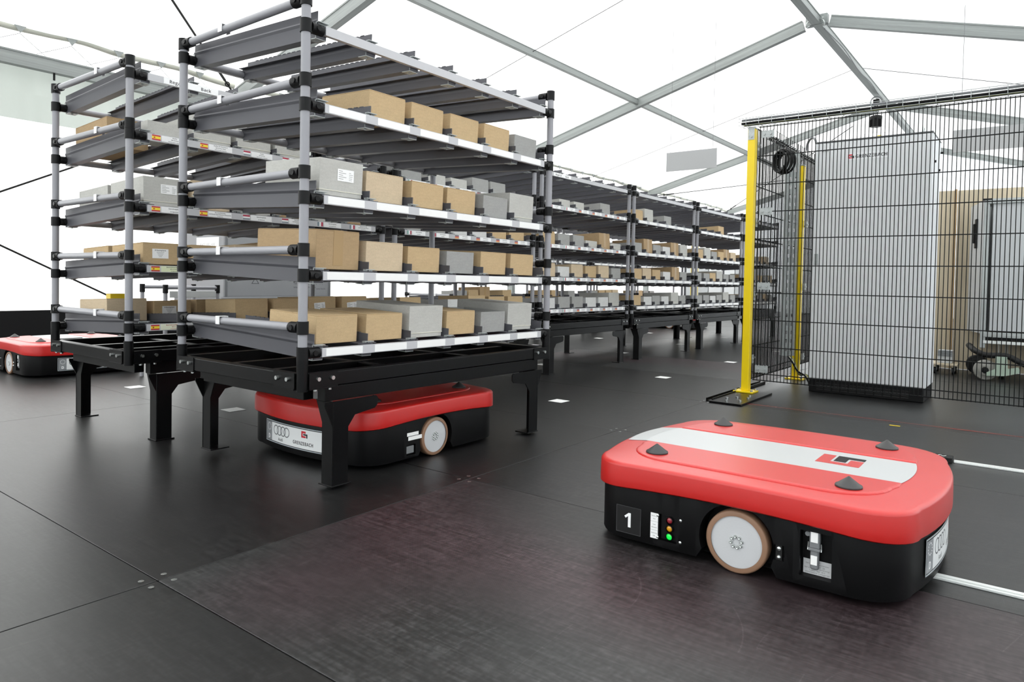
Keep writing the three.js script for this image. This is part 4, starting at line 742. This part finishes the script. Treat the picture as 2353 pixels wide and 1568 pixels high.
  for (const x of [-0.11, 0.11]) for (const z of [-0.08, 0.08]) { const c = mesh('caster', rod([x, 0.032, z - 0.011], [x, 0.032, z + 0.011], 0.032, 16), M.rubber, dl); mesh('caster_fork', G(box(0.03, 0.05, 0.003, x, 0.058, z - 0.015), box(0.03, 0.05, 0.003, x, 0.058, z + 0.015), box(0.04, 0.004, 0.04, x, 0.085, z)), M.zinc, c); }
  const dv = thing('ribbed_device', 'grey ribbed metal device standing on the wooden dolly', 'device', [8.55, 0.1045, -0.79]);
  mesh('case', rbox(0.16, 0.13, 0.13, 0, 0.066, 0, 0.003), M.panelGrey, dv); const fins = []; for (let i = 0; i < 7; i++) fins.push(box(0.004, 0.005, 0.13, -0.082, 0.075 + i * 0.009, 0)); mesh('fins', G(fins), M.cableGrey, dv);
}
/* ------------------------------------------------------------------ hanging lamp, hoist, signs */
{
  const lx = 16.85, lz = RIDGE_Z, ly = 4.2;
  const lamp = thing('hanging_lamp', 'unlit industrial lamp with dark ribbed housing hanging from the ridge', 'lamp', [lx, ly, lz]);
  mesh('housing', lathe([[0, 0.42], [0.09, 0.42], [0.125, 0.4], [0.125, 0.34], [0.1, 0.33], [0.1, 0.18], [0.09, 0.17], [0, 0.17]], 28), M.rubber, lamp);
  const fins = []; for (let i = 0; i < 18; i++) { const a = i / 18 * Math.PI * 2; fins.push(box(0.03, 0.15, 0.005).translate(0.105, 0.255, 0).rotateY(a)); } mesh('fins', G(fins), M.cableBlack, lamp);
  mesh('shade', lathe([[0.09, 0.175], [0.11, 0.12], [0.17, 0.04], [0.26, 0.0], [0.262, 0.004], [0.172, 0.046], [0.113, 0.124], [0.094, 0.178]], 28), M.glass, lamp);
  mesh('eye', new THREE.TorusGeometry(0.035, 0.007, 6, 18).translate(0, 0.455, 0), M.bolt, lamp); mesh('suspension', rod([0, 0.48, 0], [0, 0.56, 0], 0.006), M.cableBlack, lamp);
  const hk = thing('ridge_hook', 'dark hook with coiled cable clamped to the ridge beam above the lamp', 'hook', [lx, 4.85, lz]);
  mesh('clamp', G(rbox(0.09, 0.12, 0.12, 0, 0.06, 0, 0.01), rod([0, 0.02, -0.09], [0, 0.02, 0.09], 0.02), rod([0, 0.02, 0.04], [0, -0.06, 0.01], 0.014), rod([0, 0.02, -0.04], [0, -0.06, -0.01], 0.014)), M.cableBlack, hk);
  for (let i = 0; i < 3; i++) mesh('cable_loop', new THREE.TorusGeometry(0.1 + i * 0.016, 0.007, 6, 28).rotateY(Math.PI / 2 + 0.3 * i).translate(-0.07, 0.04, 0.01 * i), i ? M.cableGrey : M.cableWhite, hk);
  tag(mesh('ridge_cable', tube([[11.9, 5.0, RIDGE_Z + 0.1], [13.2, 5.04, RIDGE_Z + 0.11], [14.6, 5.0, RIDGE_Z + 0.09], [15.6, 5.03, RIDGE_Z + 0.1], [16.55, 5.0, RIDGE_Z + 0.09]], 0.009, 60), M.cableGrey), 'grey cable running along the ridge beam', 'cable');
  const sign = (x, y, z, w, h, label, yw) => {
    const s = thing('hanging_sign', label, 'sign', [x, y, z]);
    mesh('board', rbox(0.008, h, w, 0, 0, 0, 0.002), M.signBoard, s);
    for (const k of [-1, 1]) mesh('chain', rod([0, h / 2, k * w * 0.42], [0, yw - y, k * w * 0.42], 0.003, 5), M.cableGrey, s);
  };
  sign(10, 2.75, -4.28, 0.8, 0.29, 'blank white sign hanging over the rack row beside the fence post', 4.75); sign(10, 2.67, -0.42, 1.02, 0.27, 'blank white sign hanging above the grey cabinet', 4.3);
}
/* ------------------------------------------------------------------ grey container and stand behind the Regal S1 rack */
{
  const st = thing('container_stand', 'grey pipe stand carrying the folding container', 'stand', [4.05, 0, -6.35]);
  for (const x of [-0.55, 0.55]) for (const z of [-0.36, 0.36]) mesh('leg', rod([x, 0, z], [x, 0.47, z], 0.018, 12), M.pipe, st);
  for (const z of [-0.36, 0.36]) mesh('beam', rbox(1.16, 0.04, 0.05, 0, 0.46, z), M.pipe, st); for (const x of [-0.55, 0.55]) mesh('beam', rbox(0.05, 0.04, 0.72, x, 0.46, 0), M.pipe, st);
  const c = thing('folding_container', 'large grey folding container on a pallet base behind the Regal S1 rack', 'container', [4.05, 0.48, -6.35]);
  const base = mesh('pallet_base', G(rbox(1.28, 0.1, 0.86, 0, 0.15, 0, 0.02, 2), [-0.52, 0, 0.52].flatMap((x) => [-0.34, 0, 0.34].map((z) => rbox(0.16, 0.1, 0.14, x, 0.05, z, 0.01)))), M.binDark, c); void base;
  const face = print(1024, 768, (k, w, h) => { k.fillStyle = '#9b9da0'; k.fillRect(0, 0, w, h); k.fillStyle = '#4d4f52'; k.font = 'bold 96px sans-serif'; k.fillText('WAGEN', 350, 250); k.font = 'bold 40px sans-serif'; k.fillText('KTP® System 2000', 640, 600); k.font = '28px sans-serif'; k.fillText('Tel +49(0) 68 34 / 92 10-0', 640, 645); k.fillText('www.ktp-online.de', 640, 685); k.font = '24px sans-serif'; k.fillText('new form', 880, 700); k.strokeStyle = '#4d4f52'; k.lineWidth = 6; k.beginPath(); k.moveTo(230, 640); k.lineTo(262, 584); k.lineTo(294, 640); k.closePath(); k.stroke(); }, 0.6);
  const fr = mesh('front_wall', box(1.16, 0.72, 0.012, 0, 0.56, 0.4), M.bin, c); mesh('front_print', new THREE.PlaneGeometry(1.15, 0.71).translate(0, 0.56, 0.4075), face, fr);
  mesh('back_wall', box(1.16, 0.72, 0.012, 0, 0.56, -0.4), M.bin, c);
  for (const s of [-1, 1]) { const w = mesh('side_wall', box(0.012, 0.72, 0.8, s * 0.58, 0.56, 0), M.bin, c); if (s < 0) { mesh('paper_notice', new THREE.PlaneGeometry(0.4, 0.26).rotateY(-Math.PI / 2).translate(-0.588, 0.62, 0.1), print(400, 260, (k, a, b) => { k.fillStyle = '#f2f2f2'; k.fillRect(0, 0, a, b); k.fillStyle = '#999'; k.font = '32px sans-serif'; k.textAlign = 'center'; k.fillText('PLACE LABEL HERE', a / 2, 80, a - 60); }), w); } }
  for (const x of [-0.58, 0.58]) for (const z of [-0.4, 0.4]) mesh('corner_strip', rbox(0.03, 0.72, 0.03, x, 0.56, z, 0.006), M.binDark, c);
  const pf = thing('pipe_table', 'low grey pipe table with a white crossbar before the folding container', 'table', [3.0, 0, -5.9]);
  for (const x of [-0.2, 0.25]) for (const z of [-0.2, 0.2]) { const lg = mesh('leg', rod([x, 0, z], [x, 0.78, z], 0.016, 12), M.pipe, pf); mesh('joint', rod([x, 0.72, z], [x, 0.79, z], 0.021, 12), M.joint, lg); }
  for (const z of [-0.2, 0.2]) mesh('rail', rod([-0.2, 0.765, z], [0.25, 0.765, z], 0.016, 10), M.pipe, pf); mesh('crossbar', rbox(0.4, 0.055, 0.012, 0.025, 0.71, 0.22, 0.003), M.white, pf);
  tag(mesh('yellow_block', G(rbox(0.09, 0.04, 0.06, 0, 0.02, 0, 0.004), box(0.06, 0.01, 0.061, 0, 0.03, 0)), M.yellow), 'small yellow block on a carton of the Regal S1 rack', 'block').position.set(laneX(0) + ROW_X + 0.02, 0.7135, ROW_Z - 0.2);
  [[-0.8, 'outer grey cabinet near the far gable, on the tent wall side'], [0, 'middle pale grey cabinet near the far gable'], [0.8, 'outer grey cabinet near the far gable, on the fence side']].forEach(([z, label]) => {
    const ca = thing('far_cabinet', label, 'cabinet', [20.5, 0, -7.6 + z]);
    mesh('body', rbox(0.6, 1.5, 0.78, 0, 0.75, 0, 0.01), z ? M.panelGrey : M.cabinet, ca); mesh('door_seam', box(0.004, 1.4, 0.006, -0.301, 0.76, 0), M.panelDark, ca);
  });
}
scene.traverse((o) => { if (o.isMesh) o.castShadow = o.receiveShadow = true; });
renderer.render(scene, camera);
